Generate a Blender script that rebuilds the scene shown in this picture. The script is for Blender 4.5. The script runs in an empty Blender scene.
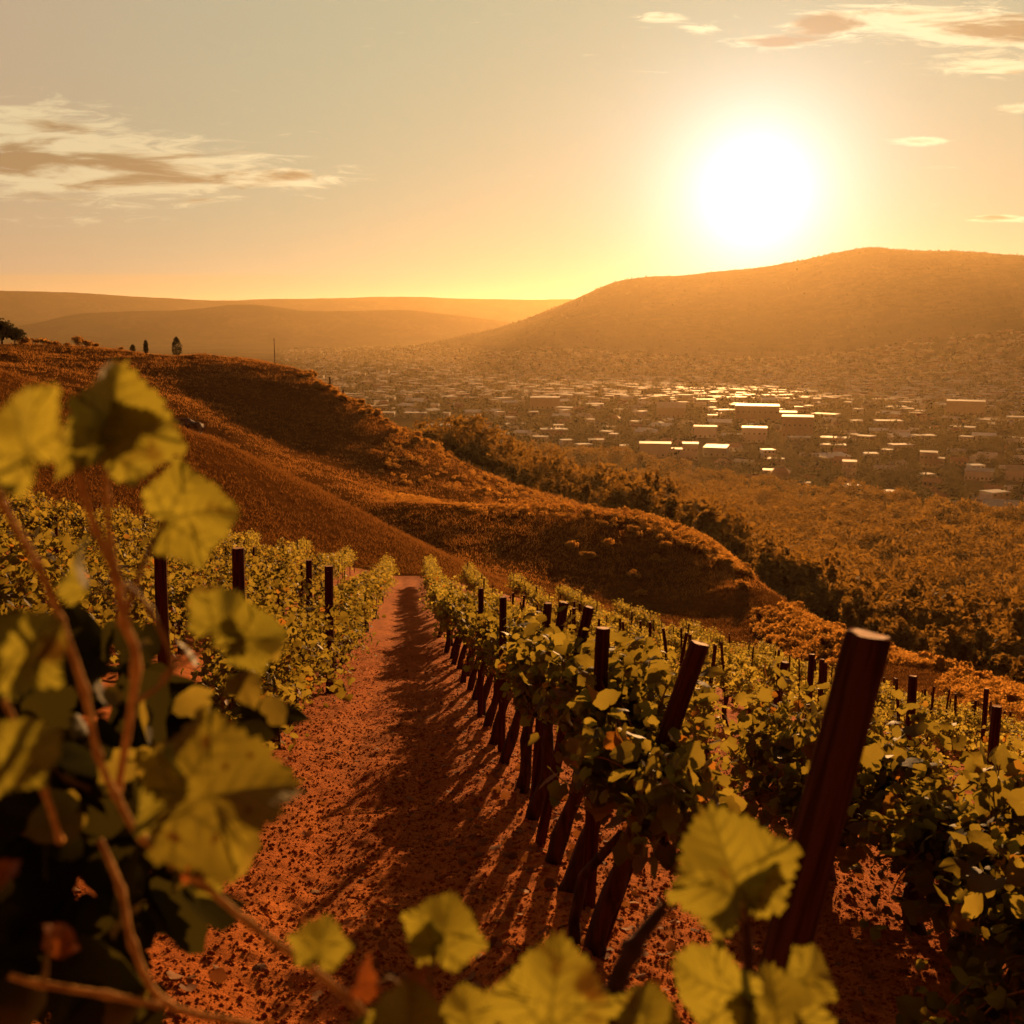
import bpy, math, random
import numpy as np
from mathutils import Vector, Matrix

random.seed(7)
RNG = np.random.default_rng(7)
scene = bpy.context.scene
COL = scene.collection

# ------------------------------------------------------------------ camera
EYE = 1.77
FPX = 1081.0
PITCH = math.radians(9.8)
cam_d = bpy.data.cameras.new('camera')
cam_d.sensor_width = 36.0
cam_d.lens = FPX * 36.0 / 1024.0
cam_d.clip_start = 0.05
cam_d.clip_end = 60000
cam_d.dof.use_dof = True
cam_d.dof.focus_distance = 14.0
cam_d.dof.aperture_fstop = 4.8
cam = bpy.data.objects.new('camera', cam_d)
COL.objects.link(cam)
cam.location = (0, 0, EYE)
cam.rotation_euler = (math.radians(90) - PITCH, 0, 0)
scene.camera = cam


def pixdir(px, py):
    X = (px - 512.0) / FPX
    Y = (512.0 - py) / FPX
    return np.array([X, math.cos(PITCH) + Y * math.sin(PITCH), -math.sin(PITCH) + Y * math.cos(PITCH)])


def P(px, py, depth):
    """point seen at a pixel at a depth along the optical axis"""
    return pixdir(px, py) * depth + np.array([0, 0, EYE])


# ------------------------------------------------------------------ sun, sky
sd = pixdir(755, 192)
SUN = sd / np.linalg.norm(sd)
SUN_EL = math.asin(SUN[2])
SUN_AZ = math.atan2(SUN[0], SUN[1])
sun_d = bpy.data.lights.new('sun', 'SUN')
sun_d.energy = 5.0
sun_d.angle = math.radians(0.6)
sun_d.color = (1.0, 0.50, 0.17)
sun = bpy.data.objects.new('sun', sun_d)
COL.objects.link(sun)
sun.location = (20, 80, 40)
sun.rotation_euler = Vector(SUN).to_track_quat('Z', 'Y').to_euler()


class NT:
    """little helper for node trees"""
    def __init__(self, tree):
        self.t = tree
        self.n = tree.nodes
        self.l = tree.links

    def node(self, kind, **kw):
        nd = self.n.new(kind)
        for k, v in kw.items():
            if k.startswith('i_'):
                key = k[2:].replace('_', ' ')
                nd.inputs[key].default_value = v
            else:
                setattr(nd, k, v)
        return nd

    def put(self, sock, v):
        if hasattr(v, 'links'):
            self.l.new(v, sock)
        else:
            sock.default_value = v

    def math(self, op, a, b=0.0, c=0.0, clamp=False):
        nd = self.n.new('ShaderNodeMath')
        nd.operation = op
        nd.use_clamp = clamp
        for i, v in enumerate((a, b, c)):
            self.put(nd.inputs[i], v)
        return nd.outputs[0]

    def vmath(self, op, a, b=None):
        nd = self.n.new('ShaderNodeVectorMath')
        nd.operation = op
        self.put(nd.inputs[0], a)
        if b is not None:
            self.put(nd.inputs[1], b)
        return nd

    def mix(self, fac, a, b, blend='MIX'):
        nd = self.n.new('ShaderNodeMix')
        nd.data_type = 'RGBA'
        nd.blend_type = blend
        self.put(nd.inputs[0], fac)
        self.put(nd.inputs[6], a)
        self.put(nd.inputs[7], b)
        return nd.outputs[2]

    def noise(self, vec, scale, detail=3.0, rough=0.5, distortion=0.0):
        nd = self.n.new('ShaderNodeTexNoise')
        nd.inputs['Scale'].default_value = scale
        nd.inputs['Detail'].default_value = detail
        nd.inputs['Roughness'].default_value = rough
        nd.inputs['Distortion'].default_value = distortion
        if vec is not None:
            self.l.new(vec, nd.inputs['Vector'])
        return nd.outputs[0]

    def maprange(self, v, a, b, c=0.0, d=1.0, smooth=True):
        nd = self.n.new('ShaderNodeMapRange')
        nd.interpolation_type = 'SMOOTHSTEP' if smooth else 'LINEAR'
        self.put(nd.inputs[0], v)
        for i, x in enumerate((a, b, c, d)):
            nd.inputs[i + 1].default_value = x
        return nd.outputs[0]


def rgb(r, g, b):
    return (r, g, b, 1.0)


world = bpy.data.worlds.new('World')
scene.world = world
world.use_nodes = True
W = NT(world.node_tree)
W.n.clear()
sky = W.node('ShaderNodeTexSky')
sky.sky_type = 'NISHITA'
sky.sun_disc = False
sky.sun_elevation = SUN_EL
sky.sun_rotation = SUN_AZ
sky.altitude = 200
sky.air_density = 1.2
sky.dust_density = 3.0
sky.ozone_density = 0.6
tc = W.node('ShaderNodeTexCoord')
dirv = W.vmath('NORMALIZE', tc.outputs['Generated']).outputs[0]
lum = W.vmath('DOT_PRODUCT', sky.outputs[0], (0.22, 0.70, 0.08)).outputs[1]
scl = W.math('DIVIDE', 1.0, W.math('ADD', 0.35, W.math('MULTIPLY', lum, 0.19)))
sc_n = W.node('ShaderNodeVectorMath', operation='SCALE')
W.l.new(sky.outputs[0], sc_n.inputs[0])
W.l.new(scl, sc_n.inputs['Scale'])
sun_dot = W.vmath('DOT_PRODUCT', dirv, tuple(SUN)).outputs[1]
veilc = W.mix(W.maprange(sun_dot, 0.76, 0.965), rgb(5.2, 3.8, 2.4), rgb(4.5, 4.55, 2.95))
skyc = W.mix(0.86, sc_n.outputs[0], veilc)       # thin evening veil evens out the sky
# the half of the sky away from the sun is dimmer and redder at this hour
sepd = W.node('ShaderNodeSeparateXYZ')
W.l.new(dirv, sepd.inputs[0])
skyc = W.mix(W.maprange(sepd.outputs[2], 0.36, 0.85), skyc, W.mix(1.0, skyc, rgb(0.30, 0.24, 0.20), 'MULTIPLY'))
skyc = W.mix(W.maprange(sepd.outputs[1], 0.55, -0.25), skyc, W.mix(1.0, skyc, rgb(0.48, 0.17, 0.08), 'MULTIPLY'))
# glow of bright air round the sun
dot = W.vmath('DOT_PRODUCT', dirv, tuple(SUN)).outputs[1]
ang = W.math('MULTIPLY', W.math('ARCCOSINE', W.math('MINIMUM', dot, 0.999999)), 180 / math.pi)
core = W.maprange(ang, 4.6, 0.6)
halo1 = W.math('EXPONENT', W.math('MULTIPLY', ang, -1 / 2.4))
halo2 = W.math('EXPONENT', W.math('MULTIPLY', ang, -1 / 9.0))
sxyz = W.node('ShaderNodeSeparateXYZ')
W.l.new(dirv, sxyz.inputs[0])
yy = W.math('MAXIMUM', sxyz.outputs[1], 0.02)
gx = W.math('DIVIDE', sxyz.outputs[0], yy)
gz = W.math('DIVIDE', sxyz.outputs[2], yy)


def sky_at(px, py):
    d = pixdir(px, py)
    return d[0] / d[1], d[2] / d[1]


def blob_sum(blobs):
    tot = None
    for px, py, sx, sy, w in blobs:
        cx, cz = sky_at(px, py)
        ax = W.math('DIVIDE', W.math('SUBTRACT', gx, cx), sx / FPX)
        az = W.math('DIVIDE', W.math('SUBTRACT', gz, cz), sy / FPX)
        r2 = W.math('ADD', W.math('MULTIPLY', ax, ax), W.math('MULTIPLY', az, az))
        e = W.math('MULTIPLY', W.math('EXPONENT', W.math('MULTIPLY', r2, -1.0)), w)
        tot = e if tot is None else W.math('ADD', tot, e)
    return tot


cxyz = W.node('ShaderNodeCombineXYZ')
W.l.new(W.math('MULTIPLY', gx, 0.17), cxyz.inputs[0])
W.l.new(gz, cxyz.inputs[1])
cvec = cxyz.outputs[0]
cn = W.noise(cvec, 120, 8, 0.66, 0.8)
cn2 = W.noise(cvec, 58, 5, 0.55, 0.4)
banks = blob_sum([(30, 160, 150, 42, .95), (170, 172, 130, 26, .85), (300, 180, 60, 10, .65), (0, 120, 110, 20, .55),
                  (900, 20, 90, 17, 1.2), (1010, 34, 70, 18, 1.15), (820, 26, 30, 11, 1.0), (1000, 68, 60, 9, 1.0),
                  (768, 42, 38, 6, 1.1), (700, 30, 20, 6, 1.0), (664, 18, 24, 6, 1.0), (920, 141, 34, 5, 1.2),
                  (1000, 219, 44, 4, 1.1), (1018, 108, 22, 5, 1.0), (60, 222, 90, 6, .35), (945, 168, 20, 3, .4)])
mask = W.maprange(W.math('ADD', banks, W.math('MULTIPLY', W.math('SUBTRACT', cn, 0.5), 2.6)), 0.34, 1.0)
body = W.maprange(W.math('ADD', W.math('MULTIPLY', banks, 0.55), W.math('MULTIPLY', W.math('SUBTRACT', cn2, 0.5), 2.8)), 0.34, 0.85)
cloudc = W.mix(body, rgb(0.95, 0.78, 0.44), rgb(0.42, 0.25, 0.10))
# low veil of far cloud above the left horizon
veil_n = W.noise(cvec, 12, 3, 0.5)
veil = W.math('MULTIPLY', W.maprange(gz, 0.048, 0.043), W.maprange(W.math('ADD', gx, W.math('MULTIPLY', veil_n, 0.3)), 0.06, -0.16))
SKY_STRENGTH = 0.05
base = W.node('ShaderNodeBackground')
W.l.new(skyc, base.inputs[0])
base.inputs[1].default_value = SKY_STRENGTH
glow = W.node('ShaderNodeBackground')
glow.inputs[0].default_value = rgb(0.72, 0.90, 1.0)
W.l.new(W.math('ADD', W.math('MULTIPLY', core, 0.0), W.math('ADD', W.math('MULTIPLY', halo1, 1.0), W.math('MULTIPLY', halo2, 0.06))), glow.inputs[1])
clo = W.node('ShaderNodeBackground')
W.l.new(cloudc, clo.inputs[0])
W.l.new(W.math('ADD', 0.42, W.math('MULTIPLY', W.maprange(sun_dot, 0.85, 0.98), 0.14)), clo.inputs[1])
vei = W.node('ShaderNodeBackground')
vei.inputs[0].default_value = rgb(0.78, 0.45, 0.16)
vei.inputs[1].default_value = 0.45
m0 = W.node('ShaderNodeMixShader')
W.l.new(W.math('MULTIPLY', veil, 0.45), m0.inputs[0])
W.l.new(base.outputs[0], m0.inputs[1])
W.l.new(vei.outputs[0], m0.inputs[2])
m1 = W.node('ShaderNodeMixShader')
W.l.new(W.math('MULTIPLY', mask, 0.8), m1.inputs[0])
W.l.new(m0.outputs[0], m1.inputs[1])
W.l.new(clo.outputs[0], m1.inputs[2])
add = W.node('ShaderNodeAddShader')
W.l.new(m1.outputs[0], add.inputs[0])
W.l.new(glow.outputs[0], add.inputs[1])
wo = W.node('ShaderNodeOutputWorld')
W.l.new(add.outputs[0], wo.inputs[0])
world.cycles.sampling_method = 'MANUAL'
world.cycles.sample_map_resolution = 512

scene.view_settings.view_transform = 'Standard'
scene.view_settings.look = 'None'
scene.view_settings.exposure = 1.0
scene.view_settings.gamma = 1.0
scene.render.engine = 'CYCLES'
scene.cycles.use_denoising = True
scene.cycles.max_bounces = 6
scene.cycles.diffuse_bounces = 2
scene.cycles.glossy_bounces = 2
scene.cycles.transmission_bounces = 4
scene.cycles.volume_bounces = 0
scene.cycles.sample_clamp_indirect = 4.0


# ------------------------------------------------------------------ mesh helpers
class MB:
    """collects vertices / faces for one mesh"""
    def __init__(self):
        self.v = []
        self.f = []
        self.m = []
        self.n = 0

    def add(self, verts, faces, mi=0):
        o = self.n
        self.v.extend([tuple(map(float, q)) for q in verts])
        self.f.extend([tuple(i + o for i in fc) for fc in faces])
        self.m.extend([mi] * len(faces))
        self.n += len(verts)

    def box(self, c, s, rz=0.0, mi=0):
        cx, cy, cz = c
        a, b, h = s[0] / 2, s[1] / 2, s[2] / 2
        co, si = math.cos(rz), math.sin(rz)
        vs = []
        for z in (-h, h):
            for x, y in ((-a, -b), (a, -b), (a, b), (-a, b)):
                vs.append((cx + x * co - y * si, cy + x * si + y * co, cz + z))
        self.add(vs, [(3, 2, 1, 0), (4, 5, 6, 7), (0, 1, 5, 4), (1, 2, 6, 5), (2, 3, 7, 6), (3, 0, 4, 7)], mi)

    def tube(self, pts, radii, seg=8, mi=0, cap=True):
        pts = [Vector(p) for p in pts]
        n = len(pts)
        vs, fs = [], []
        ref = Vector((0.31, 0.77, 0.21)).normalized()
        up = None
        for i, p in enumerate(pts):
            t = (pts[min(i + 1, n - 1)] - pts[max(i - 1, 0)])
            if t.length < 1e-9:
                t = Vector((0, 0, 1))
            t.normalize()
            if up is None:
                up = t.cross(ref).normalized()
            up = (up - t * up.dot(t)).normalized()
            sd_ = t.cross(up)
            r = radii[i]
            for k in range(seg):
                a = 2 * math.pi * k / seg
                vs.append(p + (up * math.cos(a) + sd_ * math.sin(a)) * r)
        for i in range(n - 1):
            for k in range(seg):
                k2 = (k + 1) % seg
                fs.append((i * seg + k, i * seg + k2, (i + 1) * seg + k2, (i + 1) * seg + k))
        if cap:
            fs.append(tuple(reversed(range(seg))))
            fs.append(tuple(range((n - 1) * seg, n * seg)))
        self.add(vs, fs, mi)

    def mesh(self, name, mats, smooth=False):
        me = bpy.data.meshes.new(name)
        me.from_pydata(self.v, [], self.f)
        for m in (mats if isinstance(mats, (list, tuple)) else [mats]):
            me.materials.append(m)
        me.polygons.foreach_set('material_index', self.m)
        if smooth:
            me.polygons.foreach_set('use_smooth', [True] * len(me.polygons))
        me.update()
        return me


def np_mesh(name, V, F, mat, smooth=False, uv=None):
    """V (n,3), F (m,k) arrays -> mesh"""
    me = bpy.data.meshes.new(name)
    V = np.asarray(V, dtype=np.float32)
    F = np.asarray(F, dtype=np.int32)
    k = F.shape[1]
    me.vertices.add(len(V))
    me.vertices.foreach_set('co', V.ravel())
    me.loops.add(F.size)
    me.loops.foreach_set('vertex_index', F.ravel())
    me.polygons.add(len(F))
    me.polygons.foreach_set('loop_start', np.arange(0, F.size, k, dtype=np.int32))
    me.polygons.foreach_set('loop_total', np.full(len(F), k, dtype=np.int32))
    if smooth:
        me.polygons.foreach_set('use_smooth', np.ones(len(F), dtype=bool))
    if uv is not None:
        l = me.uv_layers.new(name='UVMap')
        l.data.foreach_set('uv', np.asarray(uv, dtype=np.float32)[F.ravel()].ravel())
    me.materials.append(mat)
    me.update(calc_edges=True)
    me.validate()
    return me


def obj(name, me, parent=None, loc=(0, 0, 0), rz=0.0, scale=None):
    o = bpy.data.objects.new(name, me)
    COL.objects.link(o)
    o.location = loc
    o.rotation_euler = (0, 0, rz)
    if scale is not None:
        o.scale = scale if hasattr(scale, '__len__') else (scale,) * 3
    if parent is not None:
        o.parent = parent
    return o


def tag(o, label, cat, group=None):
    o['label'] = label
    o['category'] = cat
    if group:
        o['group'] = group
    return o


def thing(name, label, cat, loc=(0, 0, 0), rz=0.0, group=None, scale=None):
    return tag(obj(name, None, None, loc, rz, scale), label, cat, group)


def struct(name, me):
    o = obj(name, me)
    o['kind'] = 'structure'
    return o


# ------------------------------------------------------------------ numpy value noise
_PERM = RNG.permutation(4096)
_VAL = RNG.random(4096) * 2 - 1


def vnoise(x, y, seed=0):
    xi = np.floor(x).astype(np.int64)
    yi = np.floor(y).astype(np.int64)
    fx = x - xi
    fy = y - yi
    fx = fx * fx * (3 - 2 * fx)
    fy = fy * fy * (3 - 2 * fy)

    def h(a, b):
        return _VAL[(_PERM[(a + seed * 131) & 4095] + b * 7 + (b * 131 & 4095)) & 4095]
    v00, v10, v01, v11 = h(xi, yi), h(xi + 1, yi), h(xi, yi + 1), h(xi + 1, yi + 1)
    return (v00 * (1 - fx) + v10 * fx) * (1 - fy) + (v01 * (1 - fx) + v11 * fx) * fy


def fbm(x, y, wl, octs=3, seed=0):
    s = 0
    a = 1.0
    for i in range(octs):
        s = s + a * vnoise(x / wl + 17.3 * i, y / wl - 9.1 * i, seed + i)
        a *= 0.5
        wl *= 0.5
    return s


# ------------------------------------------------------------------ terrain
ROW_A = math.radians(-5.3)
RU = np.array([math.sin(ROW_A), math.cos(ROW_A)])      # along the rows, downhill
RW = np.array([math.cos(ROW_A), -math.sin(ROW_A)])     # across, to the right
W_R, W_GAP = 0.75, 2.0                                  # right row beside the path, row spacing


def uw(x, y):
    return x * RU[0] + y * RU[1], x * RW[0] + y * RW[1]


def xy(u, w):
    return u * RU[0] + w * RW[0], u * RU[1] + w * RW[1]


def z_vine(x, y):
    u, w = uw(x, y)
    r = np.maximum(w - 0.75, 0)
    l = np.maximum(-1.25 - w, 0)
    z = -0.234 * u + 0.00109 * np.maximum(u - 20, 0) ** 2
    z = z - 0.20 * r - 0.0035 * r * r + 0.28 * l - 0.0015 * l * l
    return z


def pchip(xk, yk, x):
    """monotone cubic through (xk, yk), clamped outside"""
    xk = np.asarray(xk, float)
    yk = np.asarray(yk, float)
    h = np.diff(xk)
    dl = np.diff(yk) / h
    d = np.zeros_like(yk)
    for i in range(1, len(xk) - 1):
        if dl[i - 1] * dl[i] > 0:
            w1, w2 = 2 * h[i] + h[i - 1], h[i] + 2 * h[i - 1]
            d[i] = (w1 + w2) / (w1 / dl[i - 1] + w2 / dl[i])
    x = np.clip(x, xk[0], xk[-1])
    i = np.clip(np.searchsorted(xk, x) - 1, 0, len(xk) - 2)
    t = (x - xk[i]) / h[i]
    return ((2 * t**3 - 3 * t**2 + 1) * yk[i] + (t**3 - 2 * t**2 + t) * h[i] * d[i]
            + (-2 * t**3 + 3 * t**2) * yk[i + 1] + (t**3 - t**2) * h[i] * d[i + 1])


FLOOR = -100.0
EDGE = [(-400, 32), (0, 42), (200, 50), (400, 59), (520, 57), (640, 53), (830, 46), (1024, 40), (1400, 31)]
# landform lines: (column, row, distance); row None = valley floor height
LINES = [
    [(-400, 300, 70), (-150, 335, 75), (0, 372, 75), (100, 402, 75), (200, 437, 77), (300, 480, 79), (400, 532, 81), (470, 566, 78), (550, 604, 72), (640, 630, 64), (720, 654, 60), (800, 676, 55), (900, 703, 51), (1024, 731, 46), (1400, 830, 37)],
    [(-400, 345, 120), (0, 412, 130), (200, 470, 130), (300, 512, 125), (400, 552, 108), (470, 570, 96), (550, 592, 93), (640, 612, 92), (720, 636, 83), (800, 662, 70), (900, 690, 60), (1024, 716, 52), (1400, 812, 43)],
    [(-400, 352, 195), (0, 385, 192), (200, 435, 186), (300, 472, 172), (400, 503, 140), (470, 504, 134), (550, 504, 134), (620, 511, 132), (700, 537, 122), (760, 583, 105), (820, 624, 86), (900, 657, 76), (1024, 692, 66), (1400, 785, 54)],
    [(-400, 348, 220), (0, 370, 215), (200, 410, 209), (300, 452, 200), (400, 493, 178), (470, 508, 160), (550, 514, 158), (620, 524, 154), (700, 552, 146), (760, 598, 132), (820, 638, 116), (900, 670, 104), (1024, 703, 90), (1400, 795, 74)],
    [(-400, 335, 292), (0, 346, 290), (80, 349, 288), (150, 355, 284), (240, 359, 276), (290, 368, 268), (330, 390, 258), (400, 430, 244), (450, 458, 235), (520, 487, 238), (620, 515, 235), (700, 548, 220), (760, 590, 200), (820, 626, 180), (900, 652, 165), (1024, 684, 150), (1400, 770, 130)],
    [(-400, None, 640), (1400, None, 640)],
    [(-400, None, 1000), (1400, None, 1000)],
    [(-400, None, 1600), (1400, None, 1600)],
    [(-400, None, 2600), (1400, None, 2600)],
    [(-400, None, 3450), (250, None, 3450), (400, 363, 3450), (500, 356, 3450), (560, 346, 3450), (640, 345, 3450), (760, 348, 3450), (900, 336, 3450), (1024, 325, 3450), (1400, 312, 3450)],
    [(-400, None, 4600), (200, None, 4600), (300, 353, 4600), (380, 350, 4600), (440, 341, 4600), (520, 321, 4600), (570, 302, 4600), (625, 281, 4600), (700, 273, 4600), (760, 266, 4600), (840, 252, 4600), (870, 249, 4600), (900, 252, 4600), (960, 254, 4600), (1024, 256, 4600), (1400, 264, 4600)],
    [(-400, None, 5700), (1400, None, 5700)],
    [(-400, 338, 6700), (0, 327, 6700), (20, 325, 6700), (80, 313, 6700), (200, 308, 6700), (250, 305, 6700), (310, 310, 6700), (400, 309, 6700), (490, 318, 6700), (560, 330, 6700), (1400, 335, 6700)],
    [(-400, 334, 8000), (1400, 334, 8000)],
    [(-400, 296, 9500), (0, 291, 9500), (80, 294, 9500), (130, 298, 9500), (180, 300, 9500), (230, 301, 9500), (400, 297, 9500), (550, 299, 9500), (1400, 300, 9500)],
    [(-400, 330, 12500), (1400, 330, 12500)],
]
KN = []
for ln in LINES:
    aa, tt, dd = [], [], []
    for px, py, d in ln:
        if py is None:
            a = (px - 512.0) / FPX
            t = (FLOOR - EYE) / d
        else:
            q = pixdir(px, py)
            a = q[0] / q[1]
            t = q[2] / math.hypot(q[0], q[1])
        aa.append(a), tt.append(t), dd.append(math.log(d))
    KN.append((aa, tt, dd))
EA = [(px - 512.0) / FPX for px, d in EDGE]
ED = [math.log(d) for px, d in EDGE]


def edge_dist(a):
    return np.exp(pchip(EA, ED, a))


def terr(x, y, rough=True):
    x = np.asarray(x, float)
    y = np.asarray(y, float)
    shp = x.shape
    x = x.ravel()
    y = y.ravel()
    d = np.maximum(np.hypot(x, y), 1e-3)
    az = np.clip(np.arctan2(x, y), -1.05, 1.05)
    a = np.clip(np.tan(az), -0.95, 0.95)
    de = edge_dist(a)
    ea = np.arctan(a)
    te = (z_vine(np.sin(ea) * de, np.cos(ea) * de) - EYE) / de
    Ts = [te]
    Ls = [np.log(de)]
    for aa, tt, dd in KN:
        Ts.append(pchip(aa, tt, a))
        Ls.append(pchip(aa, dd, a))
    T = np.stack(Ts, 1)
    L = np.stack(Ls, 1)
    h = np.diff(L, axis=1)
    dl = np.diff(T, axis=1) / h
    D = np.zeros_like(T)
    same = dl[:, :-1] * dl[:, 1:] > 0
    w1 = 2 * h[:, 1:] + h[:, :-1]
    w2 = h[:, 1:] + 2 * h[:, :-1]
    with np.errstate(divide='ignore', invalid='ignore'):
        hm = (w1 + w2) / (w1 / dl[:, :-1] + w2 / dl[:, 1:])
    D[:, 1:-1] = np.where(same, np.nan_to_num(hm), 0)
    D[:, 0] = dl[:, 0]
    ld = np.log(d)
    idx = np.clip((ld[:, None] > L).sum(1) - 1, 0, T.shape[1] - 2)
    r = np.arange(len(d))
    hh = h[r, idx]
    t = np.clip((ld - L[r, idx]) / hh, 0, 1)
    tv = ((2 * t**3 - 3 * t**2 + 1) * T[r, idx] + (t**3 - 2 * t**2 + t) * hh * D[r, idx]
          + (-2 * t**3 + 3 * t**2) * T[r, idx + 1] + (t**3 - t**2) * hh * D[r, idx + 1])
    zf = EYE + tv * d
    zn = z_vine(x, y)
    k = np.clip((d - de) / (0.25 * de), 0, 1)
    z = np.where(d <= de, zn, zf)
    if rough:
        f = np.clip((d - de * 1.02) / 30, 0, 1)
        z = z + f * 0.16 * fbm(x, y, 5.0, 3, 3)
        f = np.clip((d - 110) / 120, 0, 1)
        z = z + f * 0.7 * fbm(x, y, 24.0, 3, 5)
        hill = np.clip((z - FLOOR - 4) / 60, 0, 1)
        f = np.clip((d - 3100) / 900, 0, 1) * hill
        z = z + f * 10 * fbm(x, y, 520.0, 4, 9)
        f = np.clip((d - 5700) / 900, 0, 1) * hill
        z = z + f * 9 * fbm(x, y, 1500.0, 4, 13)
    return z.reshape(shp)


def tz(x, y):
    return float(terr(np.array([x]), np.array([y]))[0])


def grid_mesh(name, az0, az1, naz, dist, mat, zfun):
    az = np.linspace(az0, az1, naz)
    A, Dm = np.meshgrid(az, dist)
    X = np.sin(A) * Dm
    Y = np.cos(A) * Dm
    Z = zfun(X, Y)
    n, m = X.shape
    V = np.stack([X, Y, Z], 2).reshape(-1, 3)
    i = np.arange(n - 1)[:, None] * m + np.arange(m - 1)[None, :]
    F = np.stack([i, i + 1, i + m + 1, i + m], 2).reshape(-1, 4)
    F = F[:, ::-1]
    return np_mesh(name, V, F, mat, True)


# ------------------------------------------------------------------ materials
def new_mat(name):
    m = bpy.data.materials.new(name)
    m.use_nodes = True
    t = NT(m.node_tree)
    t.n.clear()
    out = t.node('ShaderNodeOutputMaterial')
    return m, t, out


def principled(t, out, color, rough=0.8, spec=0.3, bump=None, bump_d=0.02, bump_s=1.0):
    p = t.node('ShaderNodeBsdfPrincipled')
    t.put(p.inputs['Base Color'], color)
    t.put(p.inputs['Roughness'], rough)
    p.inputs['Specular IOR Level'].default_value = spec
    if bump is not None:
        b = t.node('ShaderNodeBump')
        b.inputs['Strength'].default_value = bump_s
        b.inputs['Distance'].default_value = bump_d
        t.l.new(bump, b.inputs['Height'])
        t.l.new(b.outputs[0], p.inputs['Normal'])
    t.l.new(p.outputs[0], out.inputs[0])
    return p


def mat_noise(name, c1, c2, scale, rough=0.85, spec=0.2, bump_d=0.0, detail=4, lo=0.35, hi=0.65, stretch=None):
    m, t, out = new_mat(name)
    tcn = t.node('ShaderNodeTexCoord')
    vec = tcn.outputs['Object']
    if stretch:
        mp = t.node('ShaderNodeMapping')
        mp.inputs['Scale'].default_value = stretch
        t.l.new(vec, mp.inputs[0])
        vec = mp.outputs[0]
    n = t.noise(vec, scale, detail, 0.6)
    c = t.mix(t.maprange(n, lo, hi), rgb(*c1), rgb(*c2))
    principled(t, out, c, rough, spec, n if bump_d else None, bump_d)
    return m


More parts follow.
